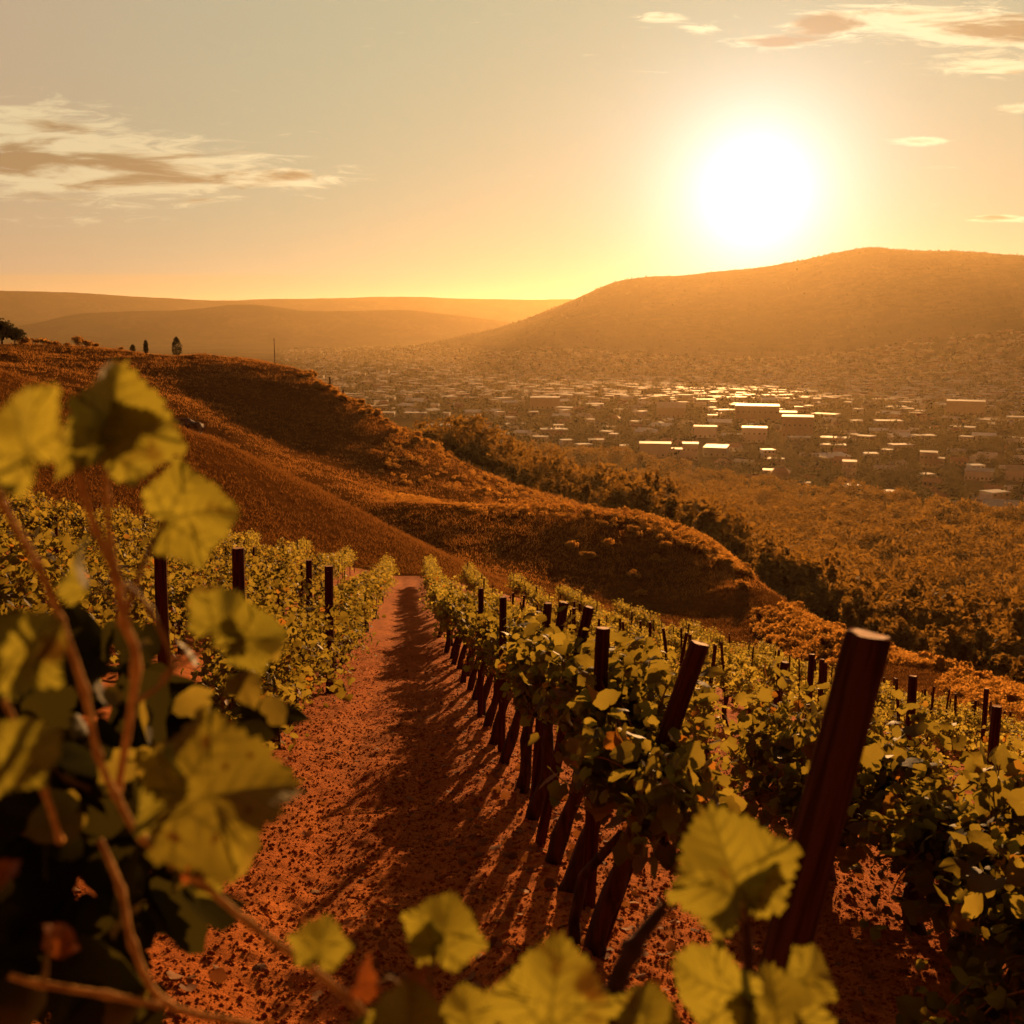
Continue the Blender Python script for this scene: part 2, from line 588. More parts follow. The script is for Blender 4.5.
def mat_leaf(name, c1, c2, trans=0.5, tcol=None, rough=0.5, veins=False, spots=False, spec=0.10, autumn=False):
    m, t, out = new_mat(name)
    g = t.node('ShaderNodeNewGeometry')
    rnd = g.outputs['Random Per Island']
    if veins:
        tcn = t.node('ShaderNodeTexCoord')
        oi = t.node('ShaderNodeObjectInfo')
        rnd = oi.outputs['Random']
        nz = t.noise(tcn.outputs['Object'], 28, 4, 0.6)
        fac = t.math('ADD', t.math('MULTIPLY', rnd, 0.5), t.math('MULTIPLY', nz, 0.75), clamp=True)
    else:
        fac = rnd
        old = t.maprange(t.math('FRACT', t.math('MULTIPLY', rnd, 37.0)), 0.95, 0.985)
    col = t.mix(fac, rgb(*c1), rgb(*c2))
    tc2 = t.mix(fac, rgb(*(tcol or c1)), rgb(*[min(1, q * 1.25) for q in (tcol or c2)]))
    bump = None
    if not veins and autumn:
        col = t.mix(old, col, rgb(0.16, 0.07, 0.012))
        tc2 = t.mix(old, tc2, rgb(0.42, 0.17, 0.02))
    if veins:
        uv = t.node('ShaderNodeUVMap')
        sx = t.node('ShaderNodeSeparateXYZ')
        t.l.new(uv.outputs[0], sx.inputs[0])
        ux, uy = sx.outputs[0], sx.outputs[1]
        best = None
        for a in (0, 48, -48, 100, -100):
            s, c = math.sin(math.radians(a)), math.cos(math.radians(a))
            al = t.math('ADD', t.math('MULTIPLY', ux, s), t.math('MULTIPLY', uy, c))
            ac = t.math('ABSOLUTE', t.math('SUBTRACT', t.math('MULTIPLY', ux, c), t.math('MULTIPLY', uy, s)))
            # side veins branch off each main one
            br = t.math('ABSOLUTE', t.math('SUBTRACT', t.math('FRACT', t.math('MULTIPLY', t.math('SUBTRACT', al, t.math('MULTIPLY', ac, 0.8)), 6.0)), 0.5))
            br = t.math('ADD', t.math('MULTIPLY', br, 0.16), t.math('MULTIPLY', ac, 0.10))
            dd = t.math('MINIMUM', t.math('MULTIPLY', ac, 1.6), t.math('ADD', br, 0.012))
            dd = t.math('ADD', dd, t.math('MULTIPLY', t.math('LESS_THAN', al, 0.0), 1.0))
            wide = t.math('MULTIPLY', t.math('GREATER_THAN', ac, t.math('MULTIPLY', al, 0.46)), 0.5)
            dd = t.math('ADD', dd, wide)
            best = dd if best is None else t.math('MINIMUM', best, dd)
        v = t.maprange(best, 0.060, 0.010)
        col = t.mix(t.math('MULTIPLY', v, 0.5), col, rgb(0.26, 0.24, 0.07))
        tc2 = t.mix(t.math('MULTIPLY', v, 0.7), tc2, rgb(*[q * 0.35 for q in (tcol or c1)]))
        bump = v
        nb = t.noise(tcn.outputs['Object'], 14, 3, 0.6)
        br_ = t.maprange(nb, 0.60, 0.72)
        if spots:
            br_ = t.math('MAXIMUM', br_, t.maprange(t.noise(uv.outputs[0], 5.5, 1, 0.4), 0.64, 0.70))
        col = t.mix(t.math('MULTIPLY', br_, 0.75), col, rgb(0.10, 0.022, 0.007))
        tc2 = t.mix(t.math('MULTIPLY', br_, 0.75), tc2, rgb(0.08, 0.012, 0.003))
    p = t.node('ShaderNodeBsdfPrincipled')
    t.l.new(col, p.inputs['Base Color'])
    p.inputs['Roughness'].default_value = rough
    p.inputs['Specular IOR Level'].default_value = 0.10 if veins else spec
    tr = t.node('ShaderNodeBsdfTranslucent')
    t.l.new(tc2, tr.inputs[0])
    if bump is not None:
        b = t.node('ShaderNodeBump')
        b.inputs['Strength'].default_value = 0.6
        b.inputs['Distance'].default_value = 0.002
        t.l.new(bump, b.inputs['Height'])
        t.l.new(b.outputs[0], p.inputs['Normal'])
    mx = t.node('ShaderNodeMixShader')
    mx.inputs[0].default_value = trans
    t.l.new(p.outputs[0], mx.inputs[1])
    t.l.new(tr.outputs[0], mx.inputs[2])
    t.l.new(mx.outputs[0], out.inputs[0])
    return m


M = {}
# red vineyard soil
m, t, out = new_mat('soil')
tcn = t.node('ShaderNodeTexCoord')
po = tcn.outputs['Object']
n1 = t.noise(po, 0.7, 4, 0.6)
n2 = t.noise(po, 14, 6, 0.7)
n3 = t.noise(po, 60, 3, 0.7)
c = t.mix(t.maprange(n1, 0.3, 0.7), rgb(0.39, 0.105, 0.018), rgb(0.49, 0.15, 0.028))
c = t.mix(t.math('MULTIPLY', t.maprange(n2, 0.42, 0.62), 0.40), c, rgb(0.19, 0.048, 0.011))
mp = t.node('ShaderNodeMapping')
mp.inputs['Rotation'].default_value = (0, 0, -ROW_A)
mp.inputs['Scale'].default_value = (4.5, 0.35, 1.0)
t.l.new(po, mp.inputs[0])
n4 = t.noise(mp.outputs[0], 1.0, 5, 0.65)
c = t.mix(t.math('MULTIPLY', t.maprange(n4, 0.40, 0.66), 0.55), c, rgb(0.24, 0.072, 0.016))
hgt = t.math('ADD', t.math('MULTIPLY', n2, 0.7), t.math('MULTIPLY', n3, 0.3))
principled(t, out, c, 1.0, 0.03, hgt, 0.06, 1.0)
M['soil'] = m
# dry grassy hills
m, t, out = new_mat('dry_grass_ground')
tcn = t.node('ShaderNodeTexCoord')
po = tcn.outputs['Object']
n1 = t.noise(po, 0.045, 5, 0.6)
n2 = t.noise(po, 0.9, 6, 0.7)
c = t.mix(t.maprange(n1, 0.35, 0.65), rgb(0.085, 0.033, 0.008), rgb(0.13, 0.052, 0.012))
c = t.mix(t.math('MULTIPLY', t.maprange(n2, 0.4, 0.65), 0.6), c, rgb(0.055, 0.021, 0.006))
principled(t, out, c, 1.0, 0.0, n2, 0.5, 0.8)
M['hill'] = m
# valley floor: fields, yards and scrub between the houses
m, t, out = new_mat('valley_ground')
tcn = t.node('ShaderNodeTexCoord')
po = tcn.outputs['Object']
n1 = t.noise(po, 0.006, 5, 0.65)
n2 = t.noise(po, 0.05, 5, 0.7)
c = t.mix(t.maprange(n1, 0.4, 0.6), rgb(0.045, 0.026, 0.008), rgb(0.095, 0.048, 0.016))
c = t.mix(t.math('MULTIPLY', t.maprange(n2, 0.42, 0.6), 0.7), c, rgb(0.05, 0.045, 0.018))
principled(t, out, c, 1.0, 0.0)
M['valley'] = m
m, t, out = new_mat('far_hill_scrub')
tcn = t.node('ShaderNodeTexCoord')
po = tcn.outputs['Object']
n1 = t.noise(po, 0.004, 6, 0.65)
n2 = t.noise(po, 0.03, 5, 0.7)
c = t.mix(t.maprange(n1, 0.4, 0.6), rgb(0.035, 0.024, 0.009), rgb(0.065, 0.04, 0.014))
c = t.mix(t.math('MULTIPLY', t.maprange(n2, 0.42, 0.6), 0.7), c, rgb(0.026, 0.02, 0.007))
principled(t, out, c, 1.0, 0.0)
M['far'] = m

M['leaf'] = mat_leaf('vine_leaf', (0.018, 0.019, 0.004), (0.045, 0.040, 0.008), 0.47, (0.28, 0.205, 0.026), 0.6, spec=0.06, autumn=True)
M['leaf_far'] = mat_leaf('vine_leaf_far', (0.018, 0.019, 0.004), (0.048, 0.042, 0.009), 0.48, (0.33, 0.235, 0.03), 0.6, spec=0.06, autumn=True)
M['leaf_shade_paint'] = mat_leaf('vine_leaf_painted_shade', (0.018, 0.018, 0.005), (0.035, 0.030, 0.007), 0.25, (0.06, 0.05, 0.008), 0.9, spec=0.0)  # same leaf, shade of the dense close mass put into the colour
M['leaf_sun_paint'] = mat_leaf('vine_leaf_painted_sun', (0.022, 0.023, 0.005), (0.055, 0.050, 0.010), 0.5, (0.44, 0.33, 0.045), 0.6, spec=0.08, autumn=True)  # same leaf, sunlight of the right rows painted in as brighter colour
M['leaf_fg'] = mat_leaf('vine_leaf_close', (0.034, 0.036, 0.006), (0.065, 0.056, 0.009), 0.55, (0.25, 0.215, 0.022), 0.65, True)
M['leaf_spot'] = mat_leaf('vine_leaf_spotted', (0.05, 0.06, 0.012), (0.09, 0.085, 0.018), 0.5, (0.25, 0.20, 0.020), 0.65, True, True)
M['leaf_young'] = mat_leaf('vine_leaf_young', (0.16, 0.045, 0.012), (0.22, 0.07, 0.014), 0.5, (0.22, 0.06, 0.01), 0.45, True)
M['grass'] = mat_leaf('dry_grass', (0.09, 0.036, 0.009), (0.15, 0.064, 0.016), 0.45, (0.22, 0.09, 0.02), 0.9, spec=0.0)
M['grass_light_paint'] = mat_leaf('dry_grass_painted_light', (0.16, 0.06, 0.013), (0.24, 0.10, 0.022), 0.5, (0.36, 0.15, 0.03), 0.9, spec=0.0)  # same dry grass, colour brightened to stand in for light on the hills
M['brush'] = mat_leaf('brush_leaf', (0.09, 0.040, 0.009), (0.15, 0.068, 0.015), 0.5, (0.52, 0.24, 0.042), 0.9, spec=0.0)
M['tree_leaf'] = mat_leaf('tree_leaf', (0.018, 0.013, 0.003), (0.045, 0.027, 0.006), 0.47, (0.25, 0.125, 0.019), 0.8, spec=0.03)
M['dark_leaf'] = mat_leaf('dark_tree_leaf', (0.022, 0.018, 0.006), (0.04, 0.03, 0.009), 0.25, (0.08, 0.055, 0.012), 0.8, spec=0.03)
M['bark'] = mat_noise('vine_bark', (0.03, 0.012, 0.006), (0.085, 0.034, 0.016), 30, 0.9, 0.2, 0.012, 5, stretch=(1, 1, 0.18))
M['cane'] = mat_noise('vine_cane', (0.34, 0.15, 0.03), (0.58, 0.30, 0.07), 60, 0.75, 0.05, 0.004)
M['shoot'] = mat_noise('vine_shoot', (0.16, 0.09, 0.02), (0.25, 0.13, 0.03), 40, 0.7, 0.08)
M['wood'] = mat_noise('post_wood', (0.045, 0.014, 0.006), (0.10, 0.032, 0.013), 70, 0.95, 0.02, 0.02, 8, .40, .56, stretch=(1, 1, 0.035))
M['endgrain'] = mat_noise('post_end_grain', (0.40, 0.16, 0.05), (0.52, 0.23, 0.07), 60, 0.8, 0.2, 0.002)  # cut wood, with sunset glow painted into its orange
M['trunk'] = mat_noise('tree_bark', (0.05, 0.035, 0.022), (0.10, 0.07, 0.045), 4, 0.9, 0.2)
M['rock'] = mat_noise('rock', (0.08, 0.06, 0.045), (0.24, 0.19, 0.15), 3, 0.85, 0.3, 0.1)

# ------------------------------------------------------------------ ground sheets
SA = math.radians(62)
R1 = 26.0


def z_soil(X, Y):
    z = terr(X, Y, False)
    d = np.hypot(X, Y)
    u, w = uw(X, Y)
    de = edge_dist(np.clip(np.tan(np.clip(np.arctan2(X, Y), -1.05, 1.05)), -.95, .95))
    inside = np.clip((de * 1.02 - d) / 2.0, 0, 1)
    ph = ((w - W_R) / W_GAP) % 1.0
    ridge = 0.5 + 0.5 * np.cos(2 * np.pi * ph)
    near = np.clip((40 - d) / 15, 0, 1)
    z = z + inside * (0.07 * ridge ** 2 - 0.02)
    z = z + inside * near * (0.024 * fbm(X, Y, 0.34, 3, 21) + 0.011 * fbm(X + 40, Y * 0.8, 0.10, 2, 27))
    wheel = np.exp(-((w + 0.62) / 0.22) ** 2) + np.exp(-((w - 0.12) / 0.22) ** 2)
    z = z - inside * 0.05 * wheel
    rg = np.clip((d - de * 1.02) / 30, 0, 1)
    return z + rg * 0.16 * fbm(X, Y, 5.0, 3, 3)


near_d = np.concatenate([[0.4, 0.8], np.geomspace(1.2, R1, 620)])
struct('ground', grid_mesh('ground', -SA, SA, 1100, near_d, M['soil'], z_soil))
# remaining vineyard soil out to the edge of the rows, then the hillsides
HA = math.radians(46)


def split_mesh(name, f0, f1, n, naz, mat, zfun, ha=HA):
    az = np.linspace(-ha, ha, naz)
    d0 = f0(az)
    d1 = f1(az)
    s = np.linspace(0, 1, n)[:, None]
    Dm = np.exp(np.log(d0)[None, :] * (1 - s) + np.log(d1)[None, :] * s)
    A = np.broadcast_to(az[None, :], Dm.shape)
    X = np.sin(A) * Dm
    Y = np.cos(A) * Dm
    Z = zfun(X, Y)
    m_ = naz
    V = np.stack([X, Y, Z], 2).reshape(-1, 3)
    i = np.arange(n - 1)[:, None] * m_ + np.arange(m_ - 1)[None, :]
    F = np.stack([i, i + m_, i + m_ + 1, i + 1], 2).reshape(-1, 4)
    return np_mesh(name, V, F, mat, True)


def fedge(az):
    return edge_dist(np.clip(np.tan(az), -.95, .95)) * 1.02


const = lambda c: (lambda az: np.full_like(az, c))
struct('vineyard_slope', split_mesh('vineyard_slope', const(R1), lambda az: np.maximum(fedge(az), R1 + .5), 160, 900, M['soil'], z_soil))
struct('hillside', split_mesh('hillside', lambda az: np.maximum(fedge(az), R1 + .5), const(420.0), 420, 900, M['hill'], terr))
struct('valley_floor', split_mesh('valley_floor', const(420.0), const(3300.0), 200, 500, M['valley'], terr))
struct('hills', split_mesh('hills', const(3300.0), const(14000.0), 420, 900, M['far'], terr))

# ------------------------------------------------------------------ leaf templates
HALF = [(0.0, 0.0), (0.05, -0.11), (0.20, -0.23), (0.42, -0.24), (0.52, -0.04), (0.60, 0.12), (0.80, 0.34),
        (0.64, 0.46), (0.51, 0.58), (0.37, 0.80), (0.18, 0.92), (0.0, 1.12)]


def leaf_outline(teeth):
    pts = []
    for i in range(len(HALF) - 1):
        a = np.array(HALF[i])
        b = np.array(HALF[i + 1])
        pts.append(a)
        if teeth and i >= 1:
            nrm = np.array([b[1] - a[1], -(b[0] - a[0])])
            nrm /= np.linalg.norm(nrm) + 1e-9
            pts.append(a * 0.72 + b * 0.28 + nrm * 0.048)
            pts.append((a + b) / 2 - nrm * 0.022)
            pts.append(a * 0.22 + b * 0.78 + nrm * 0.048)
    right = pts
    left = [np.array([-p[0], p[1]]) for p in right[1:]][::-1]
    return np.array(right + [np.array([0.0, 1.0])] + left)


def leaf_template(level):
    """triangulated leaf, petiole at the origin, tip along +y, normal +z"""
    if level == 2:
        o = np.array([(0, 0), (0.34, -0.16), (0.66, 0.28), (0.34, 0.78), (0, 1.0), (-0.34, 0.78), (-0.66, 0.28), (-0.34, -0.16)])
    else:
        o = leaf_outline(level == 0)
    c = np.array([0.0, 0.30])
    rings = {0: (0.33, 0.66), 1: (), 2: ()}[level]
    n = len(o)
    P_ = [c]
    for r in rings:
        P_.extend(c + (o - c) * r)
    P_.extend(o)
    P_ = np.array(P_)
    F = []
    nr = len(rings) + 1
    for k in range(n):
        F.append((0, 1 + k, 1 + (k + 1) % n))
    for r in range(nr - 1):
        for k in range(n):
            a, b = 1 + r * n + k, 1 + r * n + (k + 1) % n
            F.append((a, a + n, b + n))
            F.append((a, b + n, b))
    x, y = P_[:, 0], P_[:, 1]
    z = 0.20 * np.abs(x) - 0.22 * x * x - 0.20 * (y - 0.3) ** 2
    if level == 0:
        z = z + 0.018 * np.sin(9 * np.arctan2(x, y - 0.1)) * np.hypot(x, y - .2)
    return np.stack([x, y, z], 1), np.array(F)


LT = {k: leaf_template(k) for k in (0, 1, 2)}
HALF = [(0.0, 0.0), (0.06, -0.13), (0.24, -0.21), (0.42, -0.15), (0.48, 0.0), (0.60, 0.13), (0.68, 0.31), (0.57, 0.44), (0.47, 0.52),
        (0.42, 0.66), (0.30, 0.82), (0.14, 0.90), (0.0, 1.02)]
LT[1] = leaf_template(1)


def frames(n, up_bias, rng, tip_dir=None):
    """random leaf frames: returns (n,3,3) columns x,y,z"""
    nz = rng.normal(size=(n, 3))
    nz[:, 2] = np.abs(nz[:, 2]) + up_bias
    nz /= np.linalg.norm(nz, axis=1, keepdims=True)
    ty = rng.normal(size=(n, 3)) if tip_dir is None else tip_dir + 0.5 * rng.normal(size=(n, 3))
    ty -= (ty * nz).sum(1, keepdims=True) * nz
    ty /= np.linalg.norm(ty, axis=1, keepdims=True) + 1e-9
    tx = np.cross(ty, nz)
    return np.stack([tx, ty, nz], 2)


def scatter(pos, R, s, level):
    V, F = LT[level]
    n = len(pos)
    r2 = V[:, 0] ** 2 + (V[:, 1] - .3) ** 2
    alts = []
    for cup, twist, wid in ((0.0, 0.0, 1.0), (-0.55, 0.25, .85), (0.5, -0.2, .95), (-0.25, -0.5, .75), (0.25, 0.45, 1.05)):
        q = V.copy()
        q[:, 2] += cup * r2 + twist * V[:, 0] * (V[:, 1] - .2)
        q[:, 0] *= wid
        alts.append(q)
    pick = (np.abs(pos[:, 0] * 7919 + pos[:, 1] * 4513 + pos[:, 2] * 9341) * 100).astype(int) % 5
    VV = np.stack(alts)[pick]
    out = np.einsum('nij,nvj->nvi', R, VV) * s[:, None, None] + pos[:, None, :]
    FF = (F[None] + (np.arange(n) * len(V))[:, None, None]).reshape(-1, 3)
    return out.reshape(-1, 3), FF


# ------------------------------------------------------------------ grapevines
def vine_parts(seed, level, height=1.25, width=1.25, droop=0.25, n_shoots=11, dens=1.0, leaf=0.11, trunk_h=0.62,
               lean=(0, 0), thick=0.06, fork=False, spread=0.2, lm=None):
    """meshes of one vine: trunk, foliage, shoots; local x runs along the row"""
    r = random.Random(seed)
    rng = np.random.default_rng(seed)
    tb = MB()
    seg = 10 if level < 2 else 6
    pts, rad = [], []
    nst = 9
    ox, oy = r.uniform(-.05, .05), r.uniform(-.05, .05)
    for i in range(nst):
        s = i / (nst - 1)
        k = math.sin(s * 5 + seed) * 0.03 + math.sin(s * 11 + seed * 2) * 0.012
        pts.append((ox * s + lean[0] * s + k, oy * s + lean[1] * s + k * 0.7, -0.15 + s * (trunk_h + 0.15)))
        rad.append(thick * (1.15 - 0.45 * s + 0.12 * math.sin(s * 17 + seed) + (0.25 if i == 0 else 0)))
    tb.tube(pts, rad, seg)
    if fork:
        q = [(ox + .02, .05, -.15), (.12, .06, .1), (.17, .02, .3), (lean[0] * .6, lean[1] * .6, trunk_h * .75)]
        tb.tube(q, [thick * .6, thick * .55, thick * .5, thick * .4], seg)
    top = Vector(pts[-1])
    arms = []
    for sgn in (-1, 1):
        a = [top - Vector((0, 0, .04))]
        for i in range(1, 5):
            s = i / 4
            a.append(top + Vector((sgn * width * 0.5 * s, r.uniform(-.03, .03), 0.06 * math.sin(s * 3) + r.uniform(-.02, .02))))
        tb.tube(a, [thick * .62 * (1 - .12 * i) for i in range(5)], max(5, seg - 3))
        arms.append(a)
    pos, tips = [], []
    up = height - trunk_h
    for i in range(n_shoots):
        a = arms[i % 2]
        s = r.uniform(0.1, 1.0)
        k = min(int(s * 4), 3)
        p = a[k].lerp(a[k + 1], s * 4 - k)
        hang = r.random() < droop
        dx, dy = r.uniform(-.3, .3), r.uniform(-spread, spread)
        ln = up * r.uniform(0.75, 1.15)
        d = Vector((dx, dy, 1.0 if not hang else 0.35)).normalized()
        sp = [p.copy()]
        nseg = 7
        for j in range(nseg):
            d = (d + Vector((r.uniform(-.16, .16), r.uniform(-.16, .16), -0.06 if not hang else -0.26))).normalized()
            p = p + d * ln / nseg
            sp.append(p.copy())
        tb.tube(sp, [0.0065 * (1 - 0.08 * j) for j in range(nseg + 1)], 4 if level else 6, mi=1, cap=False)
        for j in range(1 if hang or droop > .5 else 2, nseg + 1):
            q = sp[j]
            for _ in range(max(1, int(round(3 * dens)))):
                off = Vector((r.gauss(0, .09), r.gauss(0, .075), r.gauss(-.02, .07)))
                pos.append(q + off)
                tips.append((off.x, off.y, off.z - 0.10))
    n = len(pos)
    pos = np.array([tuple(q) for q in pos])
    tips = np.array(tips) * 6
    R = frames(n, 0.25, rng, tips)
    s = leaf * (0.42 + 0.95 * rng.random(n) ** 2.2) * (1.0 if level < 2 else 1.12)
    V, F = scatter(pos, R, s, level)
    fol = np_mesh('foliage', V, F, M[lm or ('leaf' if level < 2 else 'leaf_far')], level < 2)
    return tb.mesh('trunk', [M['bark'], M['shoot']], True), fol


def place_vine(parts, u, w, label, group=None, rz=0.0, scale=1.0, cat='grapevine'):
    x, y = xy(u, w)
    root = thing('grapevine', label, cat, (x, y, tz(x, y)), math.pi / 2 - ROW_A + rz, group, scale)
    for nm, me in zip(('trunk', 'foliage'), parts):
        obj(nm, me, root)
    return root


# right row: local x along the row, local +y is then to the left of the path; lean to the right = -y
LEAN = (0.0, -0.20)
NEAR = [vine_parts(100 + i, 1, 1.24, 1.0, 0.6 if i == 0 else 0.05, 15, 2.5, 0.080, 0.80, (random.uniform(-.05, .05), -0.2 + random.uniform(-.05, .05)), 0.050, i == 0) for i in range(5)]
MIDR = [vine_parts(200 + i, 1, 1.16, 1.1, 0.06, 16, 2.6, 0.068, 0.78, LEAN, 0.050) for i in range(4)]
MIDL = [vine_parts(300 + i, 1, 1.4, 1.2, 0.55, 22, 2.8, 0.070, 0.50, (0, 0.0), 0.055) for i in range(4)]
FAR = [vine_parts(400 + i, 2, 1.24, 1.3, 0.1, 20, 2.9, 0.066, 0.64, (0, -0.08), 0.055, lm='leaf_sun_paint') for i in range(5)]
BUSH = [vine_parts(500 + i, 1, 1.1, 1.4, 0.6, 27, 3.0, 0.088, 0.50, (0, -0.1), 0.06, False, .4) for i in range(3)]
FARL = [vine_parts(450 + i, 2, 1.24, 1.3, 0.1, 20, 2.9, 0.066, 0.64, (0, 0.0), 0.055) for i in range(4)]
OPEN = [vine_parts(600 + i, 1, 1.08, 1.0, 0.1, 12, 2.2, 0.066, 0.64, (0, -0.08), 0.05, lm='leaf_sun_paint') for i in range(5)]

ORD = ['nearest', 'second', 'third', 'fourth', 'fifth', 'sixth', 'seventh', 'eighth', 'ninth', 'tenth']
vines = []          # (u, w) that are placed
VG = 'grapevines planted in rows on the slope'
ru = [4.4, 5.25, 5.85, 7.0, 7.9, 9.1, 10.3, 11.4, 12.6, 13.8, 15.0]
for i, u in enumerate(ru):
    lab = ('leaning bare-trunked grapevine, %s from the front in the row right of the path' % ORD[i]) if i < 10 else 'small grapevine midway down the row right of the dirt path'
    place_vine(NEAR[i] if i < 5 else MIDR[i % 4], u, W_R, lab, VG, random.uniform(-.15, .15) + (math.pi if False else 0))
    vines.append((u, W_R))


def in_edge(u, w):
    x, y = xy(u, w)
    a = min(max(x / max(y, .1), -.95), .95)
    return math.hypot(x, y) < float(edge_dist(np.array([a]))[0]) * 0.985


def in_view(u, w, h=1.2, margin=70):
    x, y = xy(u, w)
    z = tz(x, y) + h * 0.5
    q = np.array([x, y, z - EYE])
    dep = q[1] * math.cos(PITCH) - q[2] * math.sin(PITCH)
    if dep < 1:
        return False
    X = 512 + FPX * q[0] / dep
    return -margin < X < 1024 + margin


cand = []
u = 16.2
while u < 62:
    cand.append((u, W_R)); u += 1.25 if u < 30 else 1.5
def row_w(k):
    return W_R + W_GAP * k if k < 2 else W_R + W_GAP + 2.45 * (k - 1)


for k in range(1, 10):
    w = row_w(k)
    u = 4.6 if k == 1 else 5.0
    while u < 60:
        if not (k == 1 and 6.9 < u < 8.8):
            cand.append((u, w))
        u += 1.0 if k == 1 and u < 9 else 1.3
for k in range(0, 9):
    w = W_R - W_GAP * (k + 1) - .22
    u = 9.0 if k == 0 else 7.0
    while u < 62:
        cand.append((u, w)); u += 1.4 if k == 0 else 1.8
cand = [(u, w) for u, w in cand if in_edge(u, w) and in_view(u, w)]
cand.sort(key=lambda q: math.hypot(*q))
N_IND = 296 - len(ru)
rest = cand[N_IND:]
bush_i = 0
BUSH_LAB = ['dense leafy grapevine bush filling the lower right corner', 'leafy grapevine just behind the bush in the lower right corner',
            'grapevine third from the front in the second row to the right', 'grapevine fourth from the front in the second row to the right']
lcount = 0
for i, (u, w) in enumerate(cand[:N_IND]):
    d = math.hypot(u, w)
    ju, jw = u + random.uniform(-.2, .2), w + random.uniform(-.12, .12)
    k = round((w - W_R) / W_GAP) if w < 4 else 2
    sc = random.uniform(.88, 1.12)
    rz = random.uniform(-.2, .2) + (math.pi if (k != 0 and random.random() < .5) else 0)
    if k == 1 and u < 9.5:
        parts = BUSH[bush_i % 3]
        lab = BUSH_LAB[min(bush_i, 3)]
        bush_i += 1
        sc = 1.05
    elif k == -1 and lcount < 6:
        parts = MIDL[lcount % 4]
        lab = 'thick leafy grapevine, %s from the front in the row left of the path' % ORD[lcount]
        lcount += 1
    else:
        parts = (MIDL[i % 4] if k < 0 else OPEN[i % 5] if k > 0 else MIDR[i % 4]) if d < 22 else (FARL[i % 4] if k < 0 else FAR[i % 5])
        if k > 0:
            sc *= .88
        side = 'right' if k >= 0 else 'left'
        if k == 0:
            lab = 'small grapevine far down the row right of the dirt path'
        elif k == -1:
            lab = 'small grapevine far down the row left of the dirt path'
        elif d < 22:
            lab = 'sunlit grapevine in the middle rows %s of the dirt path' % side
        else:
            lab = 'tiny distant grapevine in the far rows %s of the dirt path' % side
        if k < 0 and d >= 22:
            sc *= 1.1
    place_vine(parts, ju, jw, lab, VG, rz, sc)
# the farthest vines of the slope, merged
if rest:
    Vs, Fs, o = [], [], 0
    V0 = []
    for me in FAR:
        co = np.zeros(len(me[1].vertices) * 3, np.float32)
        me[1].vertices.foreach_get('co', co)
        fi = np.zeros(len(me[1].polygons) * 3, np.int32)
        me[1].polygons.foreach_get('vertices', fi)
        V0.append((co.reshape(-1, 3), fi.reshape(-1, 3)))
    for i, (u, w) in enumerate(rest):
        v, f = V0[i % 5]
        x, y = xy(u, w)
        a = math.pi / 2 - ROW_A + random.uniform(-.3, .3)
        R = np.array([[math.cos(a), -math.sin(a), 0], [math.sin(a), math.cos(a), 0], [0, 0, 1]])
        Vs.append(v @ R.T + np.array([x, y, tz(x, y)]))
        Fs.append(f + o)
        o += len(v)
    q = obj('grapevine_foliage', np_mesh('grapevine_foliage', np.concatenate(Vs), np.concatenate(Fs), M['leaf_sun_paint']))
    q['kind'] = 'stuff'
    q['label'] = 'merged leaf canopy at the far end of the vineyard rows'
    q['category'] = 'vine foliage'

# ------------------------------------------------------------------ posts
def post_mesh(r, h, seed, seg=12):
    b = MB()
    rr = random.Random(seed)
    pts = [(0, 0, -0.3), (rr.uniform(-.006, .006), 0, h * .4), (rr.uniform(-.006, .006), 0.004, h * .8), (0, 0, h - 0.006)]
    b.tube(pts, [r * 1.04, r * 1.02, r, r * .99], seg, cap=False)
    n0 = 3 * seg
    vs = b.v[n0:n0 + seg]
    top = [tuple(0.9 * (c - q) + q for c, q in zip(v, (0, 0, v[2]))) for v in vs]
    top = [(x, y, h + rr.uniform(-.003, .003)) for x, y, z in top]
    o = b.n
    b.v.extend(top)
    b.n += seg
    for k in range(seg):
        k2 = (k + 1) % seg
        b.f.append((n0 + k, n0 + k2, o + k2, o + k)); b.m.append(0)
    b.f.append(tuple(range(o, o + seg))); b.m.append(1)
    me = b.mesh('wooden_post', [M['wood'], M['endgrain']], False)
    for p in me.polygons:
        p.use_smooth = len(p.vertices) == 4
    return me


PG = 'wooden vineyard posts'


def lean_post(top_px, depth_top, base_dx, length, r, label):
    """post through a top point; base_dx: how far its foot stands to the left of its top"""
    tp = P(top_px[0], top_px[1], depth_top)
    foot = np.array([tp[0] - base_dx, tp[1] - 0.05])
    fz = tz(*foot)
    ax = Vector((tp[0] - foot[0], tp[1] - foot[1], tp[2] - fz))
    o = obj('wooden_post', post_mesh(r, ax.length, int(depth_top * 100)), None, (foot[0], foot[1], fz))
    o.rotation_euler = ax.to_track_quat('Z', 'Y').to_euler()
    return tag(o, label, 'post', PG)


